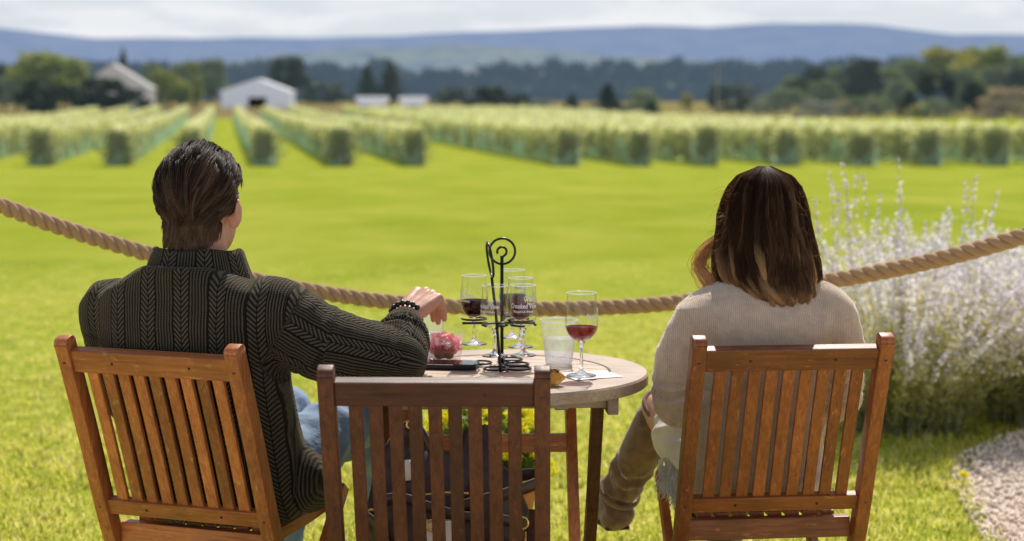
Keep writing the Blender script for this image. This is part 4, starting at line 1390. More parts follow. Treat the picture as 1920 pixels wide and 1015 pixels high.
# ------------------------------------------------------------------ small basket with red paper
p = on_z(834, 676, TZ)
o = empty('snack_cup', (p.x, p.y, TZ)); tag(o, 'clear tub lined with crumpled red and white paper beside the phone', 'snack tub')
prof = [(0, .003), (.034, .003), (.038, .001), (.040, .004), (.050, .072), (.0515, .074), (.050, .0755)]
link('tub', lathe('tub', prof, 40, closed=False), thin_glass('tub_plastic', (.96, .96, .96), .6, .18), o, True)
m, t, b = material('red_paper')
ob_ = t.obj()
chk = t.n.new('ShaderNodeTexVoronoi'); t.l.new(ob_, chk.inputs[0]); chk.inputs['Scale'].default_value = 38
t.put(b.inputs['Base Color'], t.ramp(t.sep(chk.outputs['Color'])[0], [(.0, (.80, .05, .09)), (.40, (.85, .14, .20)), (.62, (.90, .45, .48)), (.80, (.92, .82, .80))], 'CONSTANT')); t.put(b.inputs['Roughness'], .5)
r_ = np.random.default_rng(9)
n = 150
d_ = unit(r_.normal(size=(n, 3))); C = d_ * np.array([.036, .032, .026]) * (.55 + .5 * r_.random((n, 1))) + (0, -.002, .038)
V, F = cards(C, .012 + .012 * r_.random(n), .009 + .010 * r_.random(n), up=np.cross(d_, r_.normal(size=(n, 3))) * 3)
V[:, 2] = np.maximum(V[:, 2], .005)
me = mesh_np('paper', V, F, {'tone': np.repeat(r_.random(n), 4)})
m = leafy('red_paper_sheet', [(.85, .06, .10), (.90, .16, .22), (.93, .40, .44), (.95, .88, .86)], .5, tcol=None, rough=.45)
link('paper', me, m, o)
me = Soup().ellipsoid((-.012, -.034, .020), (.014, .006, .012), nu=9, nv=7).ellipsoid((.012, -.034, .018), (.012, .006, .010), nu=9, nv=7).mesh('crackers')
link('crackers', me, simple('cracker', (.30, .12, .05), .8), o)

# ------------------------------------------------------------------ phone
p0 = on_z(838, 689, TZ)
o = empty('phone', (p0.x, p0.y - .004, TZ), R(-8)); tag(o, 'black smartphone lying on the table in front of the red paper tub', 'phone')
bm = bmesh.new(); add_bar(bm, (-.077, 0, .0075), (.077, 0, .0075), .078, .011)
bmesh.ops.recalc_face_normals(bm, faces=bm.faces[:])
bmesh.ops.bevel(bm, geom=[e for e in bm.edges if abs((e.verts[0].co - e.verts[1].co).z) > .005], offset=.011, segments=5, affect='EDGES')
bevel(bm, .002, 2)
link('case', bm_mesh('case', bm), simple('phone_case', (.012, .012, .014), .4, var=.1), o)
bm = bmesh.new(); add_bar(bm, (-.072, 0, .0134), (.072, 0, .0134), .070, .0012); bevel(bm, .0004, 1)
link('screen', bm_mesh('screen', bm), simple('phone_screen', (.008, .008, .010), .05, var=.05), o)

# ------------------------------------------------------------------ napkin, yellow wrapper
p = on_z(1100, 704, TZ)
def sheet(name, w, d, nx_, ny_, amp, seed):
    r = np.random.default_rng(seed); ph = r.random((5, 3)) * 6.28
    V = []
    for j in range(ny_ + 1):
        for i in range(nx_ + 1):
            x, y = w * (i / nx_ - .5), d * (j / ny_ - .5)
            z = sum(math.sin(x * (18 + 13 * k) + ph[k, 0]) * math.sin(y * (15 + 11 * k) + ph[k, 1]) for k in range(5)) * amp / 5
            V.append((x, y, z + amp))
    F = [(j * (nx_ + 1) + i, j * (nx_ + 1) + i + 1, (j + 1) * (nx_ + 1) + i + 1, (j + 1) * (nx_ + 1) + i) for j in range(ny_) for i in range(nx_)]
    return mesh_np(name, V, F)
paper = simple('white_paper', (.86, .86, .85), .8, var=.03)
me = sheet('napkin', .125, .105, 16, 14, .0011, 4)
nk = link('napkin', me, paper, None, True); nk.location = (p.x + .008, p.y - .004, TZ + .0004); nk.rotation_euler = (0, 0, R(24))
tag(nk, 'white paper napkin lying under the large wine glass', 'napkin')
p = on_z(1036, 724, TZ)
o = empty('wrapper', (p.x, p.y, TZ), R(20)); tag(o, 'crumpled yellow snack wrapper on the table edge right of the shaded chair post', 'wrapper')
me = Soup().ellipsoid((0, 0, .017), (.026, .018, .017), nu=10, nv=8).mesh('foil'); V = get_co(me)
r_ = np.random.default_rng(4); V = V + r_.normal(size=V.shape) * .0035; V[:, 2] = np.maximum(V[:, 2], .001); set_co(me, V)
m, t, b = material('yellow_foil')
t.put(b.inputs['Base Color'], t.ramp(t.noise(t.obj(), 45, 2), [(.40, (.62, .30, .03)), (.55, (.80, .52, .10)), (.68, (.86, .74, .42))], 'CONSTANT')); t.put(b.inputs['Roughness'], .35)
link('foil', me, m, o)
rr_ = np.random.default_rng(14)
C = np.array([-.006, .004, .034]) + rr_.normal(size=(60, 3)) * (.012, .008, .003)
V, F = cards(C, .004, .003)
link('crumbs', mesh_np('crumbs', V, F), simple('crumbs', (.10, .09, .04), .9), o)

# ------------------------------------------------------------------ potted yellow flowers behind the table
fp = empty('flower_pot', (.01 + at(900, 900, 5.15).x, 5.15, 0)); tag(fp, 'terracotta pot of yellow mums standing on the lawn behind the table', 'potted plant')
prof = [(0, .006), (.115, .006), (.12, .0), (.13, .01), (.165, .20), (.178, .205), (.180, .245), (.170, .247), (.160, .235), (.150, .20), (0, .20)]
link('pot', lathe('pot', prof, 48, closed=False), simple('terracotta', (.55, .20, .10), .8, var=.2, bump=.2), fp, True)
link('soil', lathe('soil', [(0, .215), (.08, .222), (.156, .212), (.156, .203), (0, .203)], 32, closed=False), simple('soil', (.03, .022, .016), 1), fp)
r_ = np.random.default_rng(21)
n = 2600
d = unit(r_.normal(size=(n, 3))); d[:, 2] = np.abs(d[:, 2])
C = d * np.array([.21, .21, .24]) * (.35 + .62 * r_.random((n, 1))) + (0, 0, .24)
V, F = cards(C, .014 + .010 * r_.random(n), .007 + .005 * r_.random(n))
link('foliage', mesh_np('foliage', V, F, {'tone': np.repeat(np.clip(.2 + .4 * r_.random(n) + .3 * d[:, 2], 0, 1), 4)}), leafy('mum_leaf', [(.02, .06, .015), (.05, .12, .02), (.12, .20, .04), (.25, .32, .10)], .35), fp)
n = 130
d = unit(r_.normal(size=(n, 3)) + (0, 0, .5)); d[:, 2] = np.abs(d[:, 2])
Cc = d * np.array([.215, .215, .25]) + (0, 0, .24)
kk = 26
pd = unit(r_.normal(size=(n, kk, 3)))
C = (Cc[:, None] + pd * .012).reshape(-1, 3)
V, F = cards(C, .010, .004, up=(pd * 3).reshape(-1, 3))
link('flowers', mesh_np('flowers', V, F, {'tone': np.repeat(r_.random(n * kk), 4)}), yellow_m, fp)

# ================================================================== HANDBAG on the middle chair
bag_l = simple('bag_leather', (.040, .016, .016), .5, var=.35, scale=40, bump=.35)
strap_l = simple('strap_leather', (.055, .026, .022), .38, var=.3, scale=60, bump=.2)
gold = simple('brass', (.75, .50, .18), .25, 1.0, var=.1)
edge_l = simple('strap_edge', (.55, .42, .28), .6, var=.1)
cream = simple('cream_lining', (.72, .68, .62), .7, var=.06)
hb = empty('handbag', (CH_M[0][0] + .004, CH_M[0][1] + .215, .412), R(2)); tag(hb, 'slouchy dark plum leather handbag with straps and brass fittings on the middle chair', 'handbag')
s = Soup()
s.loft([(0, 0, .0, .150, .070, 3, 0, 0), (0, 0, .012, .172, .088, 3, 0, 0), (.002, 0, .06, .182, .092, 2.8, 0, 0), (0, 0, .11, .172, .080, 2.6, 0, 0), (-.006, .004, .155, .150, .058, 2.4, 0, 0), (-.012, .006, .185, .128, .038, 2.2, 0, 0), (-.014, .008, .20, .110, .022, 2, 0, 0)], 48)
s.limb([(-.13, 0, .15), (-.095, .01, .235), (-.06, .012, .20)], [.030, .020, .024], 12)
s.limb([(.02, .02, .17), (.085, .02, .245), (.11, .01, .16)], [.026, .018, .026], 12)
me = fuse('body', s, .0055, 6)
V = get_co(me); N = get_no(me)
V = V + N * (.006 * np.sin(V[:, 0:1] * 55 + 3 * np.sin(V[:, 2:3] * 25)) * np.clip(V[:, 2:3] * 6, 0, 1))
set_co(me, V)
link('body', me, bag_l, hb, True)
def strap(pts, w, name='strap', mat=None):
    P = catmull(pts, 10); path = np.array([tuple(p) for p in P])
    T_s = unit(np.gradient(path, axis=0)); up = np.array([0, 0, 1.0])
    S_ = unit(np.cross(T_s, np.cross(up + 1e-3, T_s)))
    Nn = np.cross(T_s, S_)
    V = []
    for p_, s_, n_ in zip(path, S_, Nn):
        for a, b2 in ((-1, -1), (1, -1), (1, 1), (-1, 1)): V.append(p_ + s_ * a * w / 2 + n_ * b2 * .0022)
    n = len(path); F = []
    for i in range(n - 1):
        for q in range(4): F.append((i * 4 + q, i * 4 + (q + 1) % 4, (i + 1) * 4 + (q + 1) % 4, (i + 1) * 4 + q))
    F += [(0, 3, 2, 1), ((n - 1) * 4, (n - 1) * 4 + 1, (n - 1) * 4 + 2, (n - 1) * 4 + 3)]
    o_ = link(name, mesh_np(name, V, F), mat or strap_l, hb)
    for sg in (1,):
        ed = path + S_ * (w / 2)
        link('piping', Soup().tube([tuple(q) for q in ed], .0016, 6).mesh('piping'), edge_l, o_)
    return o_
strap([(-.02, -.075, .075), (.06, -.092, .105), (.14, -.085, .125), (.205, -.04, .138), (.222, .015, .140), (.19, .05, .135), (.12, .055, .13), (.05, .03, .14)], .026)
strap([(-.165, -.02, .06), (-.15, -.07, .10), (-.10, -.095, .118), (-.04, -.10, .100), (.03, -.098, .078), (.10, -.098, .072), (.15, -.085, .06)], .022)
strap([(-.14, .02, .10), (-.135, .01, .18), (-.10, .0, .245), (-.07, -.01, .262), (-.045, -.02, .235), (-.02, -.03, .18)], .018)
strap([(-.19, -.03, .02), (-.18, -.06, .07), (-.145, -.085, .05), (-.13, -.09, .0)], .022)
for (x, y, z, r_c, ax) in ((-.03, -.104, .060, .012, 'xz'), (.165, -.084, .058, .013, 'xz'), (-.16, -.07, .075, .012, 'xz'), (.03, -.104, .020, .011, 'xz'), (-.075, -.012, .262, .010, 'xz'), (.11, -.02, .235, .012, 'yz')):
    link('buckle', Soup().tube(circ(x, y, z, r_c, n=24, plane=ax)[:-1], .0028, 8, closed=True).mesh('buckle'), gold, hb, True)
zp = Soup().tube([(-.06, -.088, .122), (0, -.090, .128), (.05, -.086, .125)], .0032, 6)
link('zip', zp.mesh('zip'), gold, hb)
link('lining', bar_mesh('lining', (-.105, -.050, .165), (-.070, -.052, .172), .02, .045, bv=.008), cream, hb)
link('side_pocket', bar_mesh('side_pocket', (-.055, -.094, .045), (.02, -.094, .045), .016, .05, bv=.006), cream, hb)
link('flap', sweep_mesh('flap', catmull([(.10, -.02, .175), (.09, -.07, .15), (.085, -.097, .10), (.083, -.100, .05)], 4), .06, .005, bv=.002), bag_l, hb)

# ================================================================== PEOPLE
def skin(name, c):
    m, t, b = material(name)
    n = t.noise(t.obj(), 60, 4, .6); n2 = t.noise(t.obj(), 9, 2)
    col_ = t.ramp(n, [(.3, tuple(x * .86 for x in c)), (.7, c)])
    col_ = t.mix(t.math('MULTIPLY', n2, .5), col_, (c[0] * .95, c[1] * .72, c[2] * .66))
    t.put(b.inputs['Base Color'], col_); t.put(b.inputs['Roughness'], .48)
    t.put(b.inputs['Subsurface Weight'], .35); t.put(b.inputs['Subsurface Radius'], (1.0, .3, .15)); t.put(b.inputs['Subsurface Scale'], .012)
    t.put(b.inputs['Normal'], t.bump(t.noise(t.obj(), 320, 3), .2, .0008))
    return m


skin_m = skin('skin_tanned', (.64, .34, .23))
skin_w = skin('skin_fair', (.72, .44, .32))
eye_w = simple('eye_white', (.7, .66, .62), .25, var=.02)
iris_m = simple('iris_brown', (.03, .018, .010), .2)
brow_m = simple('brow_hair', (.03, .018, .012), .8)


def hair_mat(name, root, mid, tip, hl=.5, trans=.15):
    m, t, b = material(name)
    al, rn = t.attr('along'), t.attr('rnd')
    c = t.ramp(al, [(0, root), (.50, mid), (.95, tip)])
    c = t.mix(t.math('MULTIPLY', t.ramp(rn, [(.62, 0), (.95, 1)]), hl), c, tuple(min(1, x * 4.2 + .01) for x in mid))
    c = t.mix(t.math('MULTIPLY', t.ramp(rn, [(0, 1), (.45, 0)]), .55), c, t.mix(.55, c, root))
    t.put(b.inputs['Base Color'], c); t.put(b.inputs['Roughness'], .46); t.put(b.inputs['Specular IOR Level'], .20)
    tr = t.n.new('ShaderNodeBsdfTranslucent'); t.l.new(t.mix(.5, c, tip), tr.inputs[0])
    mx = t.n.new('ShaderNodeMixShader'); mx.inputs[0].default_value = trans
    t.l.new(b.outputs[0], mx.inputs[1]); t.l.new(tr.outputs[0], mx.inputs[2]); t.l.new(mx.outputs[0], m.node_tree.nodes['Material Output'].inputs[0])
    return m


class Head:
    def __init__(s, origin, yaw, scale=1.0, pitch=0.0, roll=0.0):
        s.M = Matrix.Translation(origin) @ Euler((pitch, roll, yaw)).to_matrix().to_4x4() @ Matrix.Scale(scale, 4)
        s.k = scale
    def w(s, p): return s.M @ Vector(p)
    def build(s, soup, female=False):
        S, k = soup, s.k
        E = lambda c, r, rot=None: S.ellipsoid(s.w(c), [x * k for x in r], (s.M.to_3x3().normalized() @ rot) if rot is not None else s.M.to_3x3().normalized(), 24, 18)
        L = lambda pts, rr, sd=12: S.limb([s.w(p) for p in pts], [x * k for x in rr], sd, 4)
        E((0, -.012, .025), (.074, .094, .086))
        E((0, .030, -.040), (.058, .056, .074))
        E((0, .005, -.055), (.056, .060, .052))
        E((0, .066, -.098), (.024, .020, .017))
        E((0, .052, .055), (.058, .040, .045))
        for q in (-1, 1):
            E((q * .040, .056, -.028), (.022, .024, .020))
            L([(q * .012, .088, .018), (q * .030, .084, .021), (q * .048, .068, .016)], [.008, .008, .007], 10)
            E((q * .078, -.008, -.014), (.009, .018, .031), Euler((R(-12), 0, q * R(-22))).to_matrix())
            L([(q * .079, -.002, .008), (q * .088, -.016, .018), (q * .089, -.026, .002), (q * .083, -.018, -.024)], [.004, .0045, .0045, .005], 8)
        L([(0, .086, .012), (0, .098, -.012), (0, .110, -.034)], [.008, .009, .012])
        for q in (-1, 1): E((q * .012, .096, -.038), (.009, .010, .008))
        L([(-.022, .080, -.064), (0, .092, -.062), (.022, .080, -.064)], [.004, .006, .004], 8)
        L([(-.018, .080, -.074), (0, .090, -.075), (.018, .080, -.074)], [.004, .007, .004], 8)
    def eyes(s, parent, lidm):
        for q in (-1, 1):
            me = Soup().ellipsoid(s.w((q * .031, .0735, .001)), (.0115 * s.k,) * 3).mesh('eye')
            ey = world_child(link('eye', me, eye_w, None, True), parent)
            f_ = s.M.to_3x3().normalized()
            ir = link('iris', Soup().ellipsoid(s.w((q * .031, .0835, .001)), [.0055 * s.k, .0024 * s.k, .0055 * s.k], f_, 14, 10).mesh('iris'), iris_m, None, True); ir.parent = ey
            lid = Soup()
            lid.limb([s.w((q * .019, .081, .005)), s.w((q * .031, .0865, .0095)), s.w((q * .043, .077, .005))], [.0040 * s.k, .0048 * s.k, .0036 * s.k], 8, 5)
            ld = link('eyelid', lid.mesh('eyelid'), lidm, None, True); ld.parent = ey
            br_ = Soup().limb([s.w((q * .013, .094, .025)), s.w((q * .030, .091, .030)), s.w((q * .049, .073, .024))], [.0030 * s.k, .0038 * s.k, .0020 * s.k], 8, 5)
            world_child(link('eyebrow', br_.mesh('eyebrow'), brow_m, None, True), parent)


def hand(S, W, fwd, back, right, curls=((30, 35, 20),) * 4, thumb=(.5, .3), k=1.0, spread=1.0):
    """palm + five fingers. fwd: fingers, back: back of the hand; right: +1 when the thumb lies on the -lateral side"""
    f = Vector(fwd).normalized(); b = Vector(back); b = (b - f * b.dot(f)).normalized()
    lat = f.cross(b) * right        # lat points to the little finger side
    W = Vector(W)
    X = (-.030, -.010, .010, .029)
    LEN = (.070, .079, .073, .057)
    for i in range(4):
        kn = W + f * (.088 - .004 * abs(i - 1)) * k + lat * X[i] * k + b * (.004 - .002 * abs(i - 1.3)) * k
        S.limb([W + lat * X[i] * .55 * k + f * .005 * k, W + lat * X[i] * .85 * k + f * .05 * k, kn], [.0165 * k, .015 * k, .0115 * k], 10, 4)
        d = (f + lat * X[i] * 2.2 * spread).normalized(); bb = b.copy()
        ax = d.cross(bb).normalized()
        p = kn; pts = [p]; ang = 0
        for seg, c in zip((.45, .30, .25), curls[i]):
            ang += c
            dd = Matrix.Rotation(-R(ang), 3, ax) @ d
            p = p + dd * LEN[i] * seg * k; pts.append(p)
        S.limb(pts, [.0105 * k, .0092 * k, .0082 * k, .0068 * k], 10, 4)
    t0 = W + f * .022 * k - lat * .020 * k - b * .004 * k
    t1 = t0 + (f * .8 - lat * thumb[0] - b * .35).normalized() * .040 * k
    t2 = t1 + (f * .9 - lat * thumb[1] - b * .4).normalized() * .033 * k
    t3 = t2 + (f * 1.0 - lat * thumb[1] * .5 - b * .5).normalized() * .026 * k
    S.limb([t0, t1, t2, t3], [.016 * k, .0125 * k, .0105 * k, .008 * k], 10, 4)


def arm_coords(V, poly, r0):
    """nearest point of a polyline: arc length, radial distance, angle"""
    P = np.array([tuple(p) for p in poly]); best = np.full(len(V), 1e9); s_ = np.zeros(len(V)); an = np.zeros(len(V))
    acc = 0.0
    for a, b_ in zip(P, P[1:]):
        d = b_ - a; L = np.linalg.norm(d); d = d / L
        t = np.clip((V - a) @ d, 0, L)
        q = V - a - t[:, None] * d
        dist = np.linalg.norm(q, axis=1)
        ref = np.cross(d, [0, 0, 1.0]); ref /= np.linalg.norm(ref) + 1e-9; up = np.cross(ref, d)
        ang = np.arctan2(q @ up, q @ ref)
        m = dist < best
        best[m] = dist[m]; s_[m] = acc + t[m]; an[m] = ang[m]
        acc += L
    return s_, best, an


def knit(name, dark, mid, light, rib=.0066, chev=True, sheen=.3, bumpd=.0022, tint=(1, .95, .85)):
    """knitted wool: ribs and columns of chevrons laid out in the garment's own coordinates"""
    m, t, b = material(name)
    u, v, w = t.sep(t.attr('knit', 1))
    wob = t.math('MULTIPLY', t.noise(t.obj(), 14, 3), .010)
    u = t.math('ADD', u, wob)
    ribs = t.math('ABSOLUTE', t.math('SINE', t.math('MULTIPLY', u, math.pi / rib)))
    stitch = t.math('ABSOLUTE', t.math('SINE', t.math('MULTIPLY', v, math.pi / .0046)))
    ribs = t.math('MULTIPLY', ribs, t.math('ADD', .72, t.math('MULTIPLY', stitch, .28)))
    pat = ribs
    if chev:
        per = .080
        cu = t.math('SUBTRACT', t.math('MODULO', t.math('ADD', u, 10.0 * per), per), per / 2)
        ac = t.math('ABSOLUTE', cu)
        inside = t.math('LESS_THAN', ac, .0180)
        ph = t.math('SUBTRACT', v, t.math('MULTIPLY', ac, 1.15))
        st = t.math('ABSOLUTE', t.math('SINE', t.math('MULTIPLY', ph, math.pi / .0116)))
        edge = t.math('GREATER_THAN', t.math('ABSOLUTE', t.math('SUBTRACT', ac, .0187)), .0016)
        spine = t.math('GREATER_THAN', ac, .0010)
        st = t.math('MULTIPLY', t.math('MULTIPLY', st, 1.0), spine)
        mx = t.n.new('ShaderNodeMix'); mx.data_type = 'FLOAT'; t.put(mx.inputs[0], inside); t.put(mx.inputs[2], ribs); t.put(mx.inputs[3], st)
        pat = t.math('MULTIPLY', mx.outputs[0], edge)
    fuzz = t.noise(t.obj(), 420, 3, .7)
    pat2 = t.math('MULTIPLY', pat, t.math('ADD', .72, t.math('MULTIPLY', fuzz, .5)))
    c = t.ramp(pat2, [(.12, dark), (.55, mid), (.95, light)])  # dark grooves, light ridges: shade between the ribs put into the colour
    c = t.mix(.8, c, t.ramp(t.noise(t.obj(), 34, 5, .7), [(.3, .74), (.7, 1.12)]), 'MULTIPLY')
    t.put(b.inputs['Base Color'], c); t.put(b.inputs['Roughness'], .92); t.put(b.inputs['Specular IOR Level'], .1)
    t.put(b.inputs['Sheen Weight'], sheen); t.put(b.inputs['Sheen Roughness'], .5); t.put(b.inputs['Sheen Tint'], tint)
    t.put(b.inputs['Normal'], t.bump(pat2, .85, bumpd))
    return m


def dress(me, arms, torso_c, yaw, wr=(), sleeves=True, amp=1.0):
    """garment coordinates for every vertex + folds; arms = [(polyline, radius, start)]"""
    V = get_co(me); N = get_no(me)
    c, s_ = math.cos(yaw), math.sin(yaw)
    dx, dy = V[:, 0] - torso_c[0], V[:, 1] - torso_c[1]
    lx, ly = dx * c + dy * s_, -dx * s_ + dy * c
    K = np.stack([lx + .35 * np.where(np.abs(lx) > .17, np.sign(lx) * np.abs(ly), 0) * 0, V[:, 2], np.zeros(len(V))], 1)
    side = np.abs(lx) > .165
    a = np.arctan2(ly, lx)
    K[:, 0] = np.where(ly > .06, lx + .4, lx) if sleeves else lx
    disp = np.zeros(len(V))
    for i, (poly, r, s0) in enumerate(arms):
        sl, d, an = arm_coords(V, poly, r)
        m = (sl > s0) & (d < r * 1.45)
        if sleeves: K[m, 0] = an[m] * r * .92 + 3.3 * (i + 1); K[m, 1] = -sl[m]
        K[m, 2] = i + 1
        for (sa, sb, lam, amp, slant) in wr[i]:
            env = np.clip((sl - sa) / .04, 0, 1) * np.clip((sb - sl) / .04, 0, 1) * m
            ph = 2 * np.pi * (sl + slant * np.sin(an + .7) + .010 * np.sin(an * 2.0 + sl * 23) + .006 * np.sin(sl * 61 + an)) / lam
            disp += amp * env * (np.sin(ph) * .7 + .3 * np.sin(2.3 * ph + 1.3 + an)) * (.65 + .35 * np.sin(an * 1.0 + sl * 17))
    # soft folds on the body
    body = K[:, 2] == 0
    disp += amp * body * (.0042 * np.sin(V[:, 2] * 38 + lx * 9 + 1.5 * np.sin(lx * 14)) + .0025 * np.sin(lx * 31 + V[:, 2] * 13))
    V = V + N * disp[:, None]
    set_co(me, V)
    at_ = me.attributes.new('knit', 'FLOAT_VECTOR', 'POINT'); at_.data.foreach_set('vector', np.ascontiguousarray(K, dtype=np.float32).ravel())
    return me


def collar_mesh(name, c, rx, ry, z0, z1, yaw, th=.007, front_drop=.03, flare=.02, nu=72, gap=0.0, lean=(0, 0)):
    V, K = [], []
    prof = [(0, 0), (.35, .25), (.7, .75), (.92, 1.0)]
    outer = [(1 + flare / rx * (1 - h), h) for h in np.linspace(0, 1, 9)]
    ring_ = [(o, h, 0) for o, h in outer] + [(o - th / rx, h, 1) for o, h in outer[::-1]]
    m = len(ring_)
    ca, sa = math.cos(yaw), math.sin(yaw)
    for i in range(nu):
        a = 2 * math.pi * i / nu
        fr = max(0, math.sin(a))
        for (o, h, q) in ring_:
            hh_ = (z1 - z0) * h
            x, y = rx * o * math.cos(a) * (1 + .03 * math.sin(3 * a)), ry * o * math.sin(a)
            z = z0 + hh_ - front_drop * fr * (.4 + .6 * h) + .003 * math.sin(a * 5) * h
            if h == 1.0: z += .002
            V.append((c[0] + x * ca - y * sa + lean[0] * hh_, c[1] + x * sa + y * ca + lean[1] * hh_, z)); K.append((a * rx + .2, z, 0))
    F = []
    for i in range(nu):
        for j in range(m):
            p, q = i * m, ((i + 1) % nu) * m
            F.append((p + j, q + j, q + (j + 1) % m, p + (j + 1) % m))
    return mesh_np(name, V, F, {'knit': np.array(K)})


# ------------------------------------------------------------------ THE MAN
def chl(ch, x, y, z=0.0):
    (l, rz) = ch
    return Vector((l[0] + x * math.cos(rz) - y * math.sin(rz), l[1] + x * math.sin(rz) + y * math.cos(rz), z))


man = empty('person', tuple(chl(CH_L, 0, .15, 0)))
tag(man, 'man with swept back dark hair in an olive knitted sweater, arm resting on the table', 'person')
YM = R(-15)
def torso(ch, rows_, yaw, inset=0.0, shift=0.0, yl=None):
    out = []
    for (z, rx, ry, dx) in rows_:
        if inset and z > .95: rx, ry = rx * .75, ry * .75
        y = max(post_y(z), -.172) + .016 + ry + .028 * min(1, max(0, (z - .72) / .2))
        if yl is not None: y = float(np.interp(z, [q[0] for q in yl], [q[1] for q in yl]))
        c = chl(ch, dx + shift, y + inset * 0, z)
        out.append((c.x, c.y, z, rx - inset, ry - inset, 2.5, yaw, 0))
    return out
MR = [(.405, .190, .125, .01), (.45, .212, .150, .01), (.54, .216, .150, .01), (.64, .212, .142, .012), (.74, .213, .136, .014), (.83, .220, .132, .016), (.89, .226, .126, .017), (.930, .222, .112, .018), (.962, .188, .100, .018), (.985, .140, .090, .018), (1.005, .105, .082, .018), (1.015, .08, .07, .018)]
mS, mM, mE, mW = Vector((-.535, 3.80, .905)), Vector((-.425, 3.805, .838)), Vector((-.262, 3.835, .796)), Vector((-.252, 4.02, .872))
mC = mE.lerp(mW, .76)
lS, lE, lW = Vector((-.925, 3.90, .902)), Vector((-.905, 4.00, .68)), Vector((-.66, 4.28, .615))
lC = lE.lerp(lW, .86)
HM = Head((-.7035, 3.875, 1.141), R(-15), 1.08, R(2), R(1))
S = Soup()
S.loft(torso(CH_L, MR, YM, .014), 48)
S.limb([(-.718, 3.85, .97), (-.708, 3.862, 1.03), HM.w((0, -.02, -.03))], [.064, .060, .060], 20)
HM.build(S)
S.limb([mS, mM, mE], [.062, .056, .044], 16); S.limb([mE, mE.lerp(mW, .5), mW], [.044, .040, .030], 16)
S.limb([lS, lE], [.058, .046], 16); S.limb([lE, lE.lerp(lW, .5), lW], [.046, .042, .030], 16)
mf = Vector((.38, .80, .10))
hand(S, mW, (.42, .56, .36), (-.10, -.40, 1), 1, curls=((66, 24, 12), (72, 22, 10), (78, 18, 10), (80, 10, 6)), thumb=(.55, .2), k=1.14, spread=1.3)
hand(S, lW, (lW - lE).normalized() + Vector((0, 0, -.1)), (0, 0, 1), -1, curls=((18, 22, 14),) * 4)
hipR, kneeR, ankR = Vector((-.585, 4.00, .50)), Vector((-.335, 4.40, .602)), Vector((-.36, 4.52, .10))
hipL, kneeL, ankL = Vector((-.765, 4.05, .49)), Vector((-.60, 4.50, .56)), Vector((-.63, 4.58, .10))
for h_, k_, a_ in ((hipR, kneeR, ankR), (hipL, kneeL, ankL)):
    S.limb([h_, h_.lerp(k_, .5), k_], [.078, .070, .052], 16); S.limb([k_, k_.lerp(a_, .35), a_], [.052, .050, .036], 16)
    S.limb([a_ + Vector((0, -.02, -.04)), a_ + Vector((.02, .10, -.055)), a_ + Vector((.03, .17, -.062))], [.036, .034, .026], 12)
body = fuse('body', S, .0036, 5)
world_child(link('body', body, skin_m, None, True), man)
HM.eyes(man, skin_m)

S = Soup()
S.loft(torso(CH_L, MR, YM), 64)
S.limb([mS + Vector((-.04, 0, -.01)), mS, mM, mE], [.075, .087, .088, .070], 24); S.limb([mE, mE.lerp(mC, .55), mC], [.070, .066, .047], 24)
S.limb([lS + Vector((.04, 0, -.01)), lS, lS.lerp(lE, .5), lE], [.07, .072, .073, .062], 24); S.limb([lE, lE.lerp(lC, .5), lC], [.062, .058, .044], 24)
hemc = chl(CH_L, .175, .245, .47)
S.limb([chl(CH_L, .17, .16, .50), hemc], [.09, .075], 20)
sw = fuse('sweater', S, .0062, 7)
armR = [mS, mM, mE, mC]; armL = [lS, lE, lC]
dress(sw, [(armR, .085, .035), (armL, .07, .03)], (-.725, 3.86), YM,
      wr=[[(.02, .22, .060, .0035, .020), (.20, .46, .034, .0068, .012)], [(.02, .20, .06, .003, .02), (.18, .40, .04, .005, .01)]])
knit_m = knit('olive_knit', (.007, .006, .0045), (.026, .0225, .0155), (.105, .092, .066), sheen=.14, tint=(1, .85, .6))
sweater = world_child(link('sweater', sw, knit_m, None, True), man)
cm = collar_mesh('collar', (-.716, 3.852), .106, .088, .940, 1.048, YM, front_drop=.045, flare=.040, lean=(.02, .05), nu=96)
cl_ = link('collar', cm, knit_m, None, True); cl_.parent = sweater
# cuff
cu_ = Soup().tube([mC - (mW - mE).normalized() * .012, mC + (mW - mE).normalized() * .004, mC + (mW - mE).normalized() * .010], [.050, .0475, .044], 28)
me = cu_.mesh('cuff'); 
aV = get_co(me); sl, d_, an = arm_coords(aV, [mE, mC + (mW - mE)], .05)
at_ = me.attributes.new('knit', 'FLOAT_VECTOR', 'POINT'); at_.data.foreach_set('vector', np.stack([an * .045, sl, sl * 0], 1).astype(np.float32).ravel())
q = link('cuff', me, knit_m, None, True); q.parent = sweater

m, t, b = material('blue_denim')
o_ = t.obj(); weave = t.noise(t.mapping(o_, (240, 240, 90)), 3, 2, .7); big = t.noise(o_, 11, 4, .6)
t.put(b.inputs['Base Color'], t.mix(t.math('MULTIPLY', weave, .35), t.ramp(big, [(.32, (.07, .13, .25)), (.68, (.24, .36, .54))]), (.45, .55, .68))); t.put(b.inputs['Roughness'], .85); t.put(b.inputs['Sheen Weight'], .1)
t.put(b.inputs['Normal'], t.bump(big, .5, .02))
S = Soup()
c = chl(CH_L, .01, .19, .475); S.ellipsoid(c, (.185, .15, .085), Euler((0, 0, R(-20))).to_matrix())
for h_, k_, a_ in ((hipR, kneeR, ankR), (hipL, kneeL, ankL)):
    S.limb([h_, h_.lerp(k_, .5), k_], [.094, .086, .070], 18); S.limb([k_, k_.lerp(a_, .35), a_ + Vector((0, 0, .03))], [.070, .066, .058], 18)
jn = fuse('jeans', S, .007, 6)
V = get_co(jn); N = get_no(jn)
V = V + N * (.004 * np.sin(V[:, 1:2] * 60 + V[:, 0:1] * 35 + 2 * np.sin(V[:, 2:3] * 40)))
set_co(jn, V)
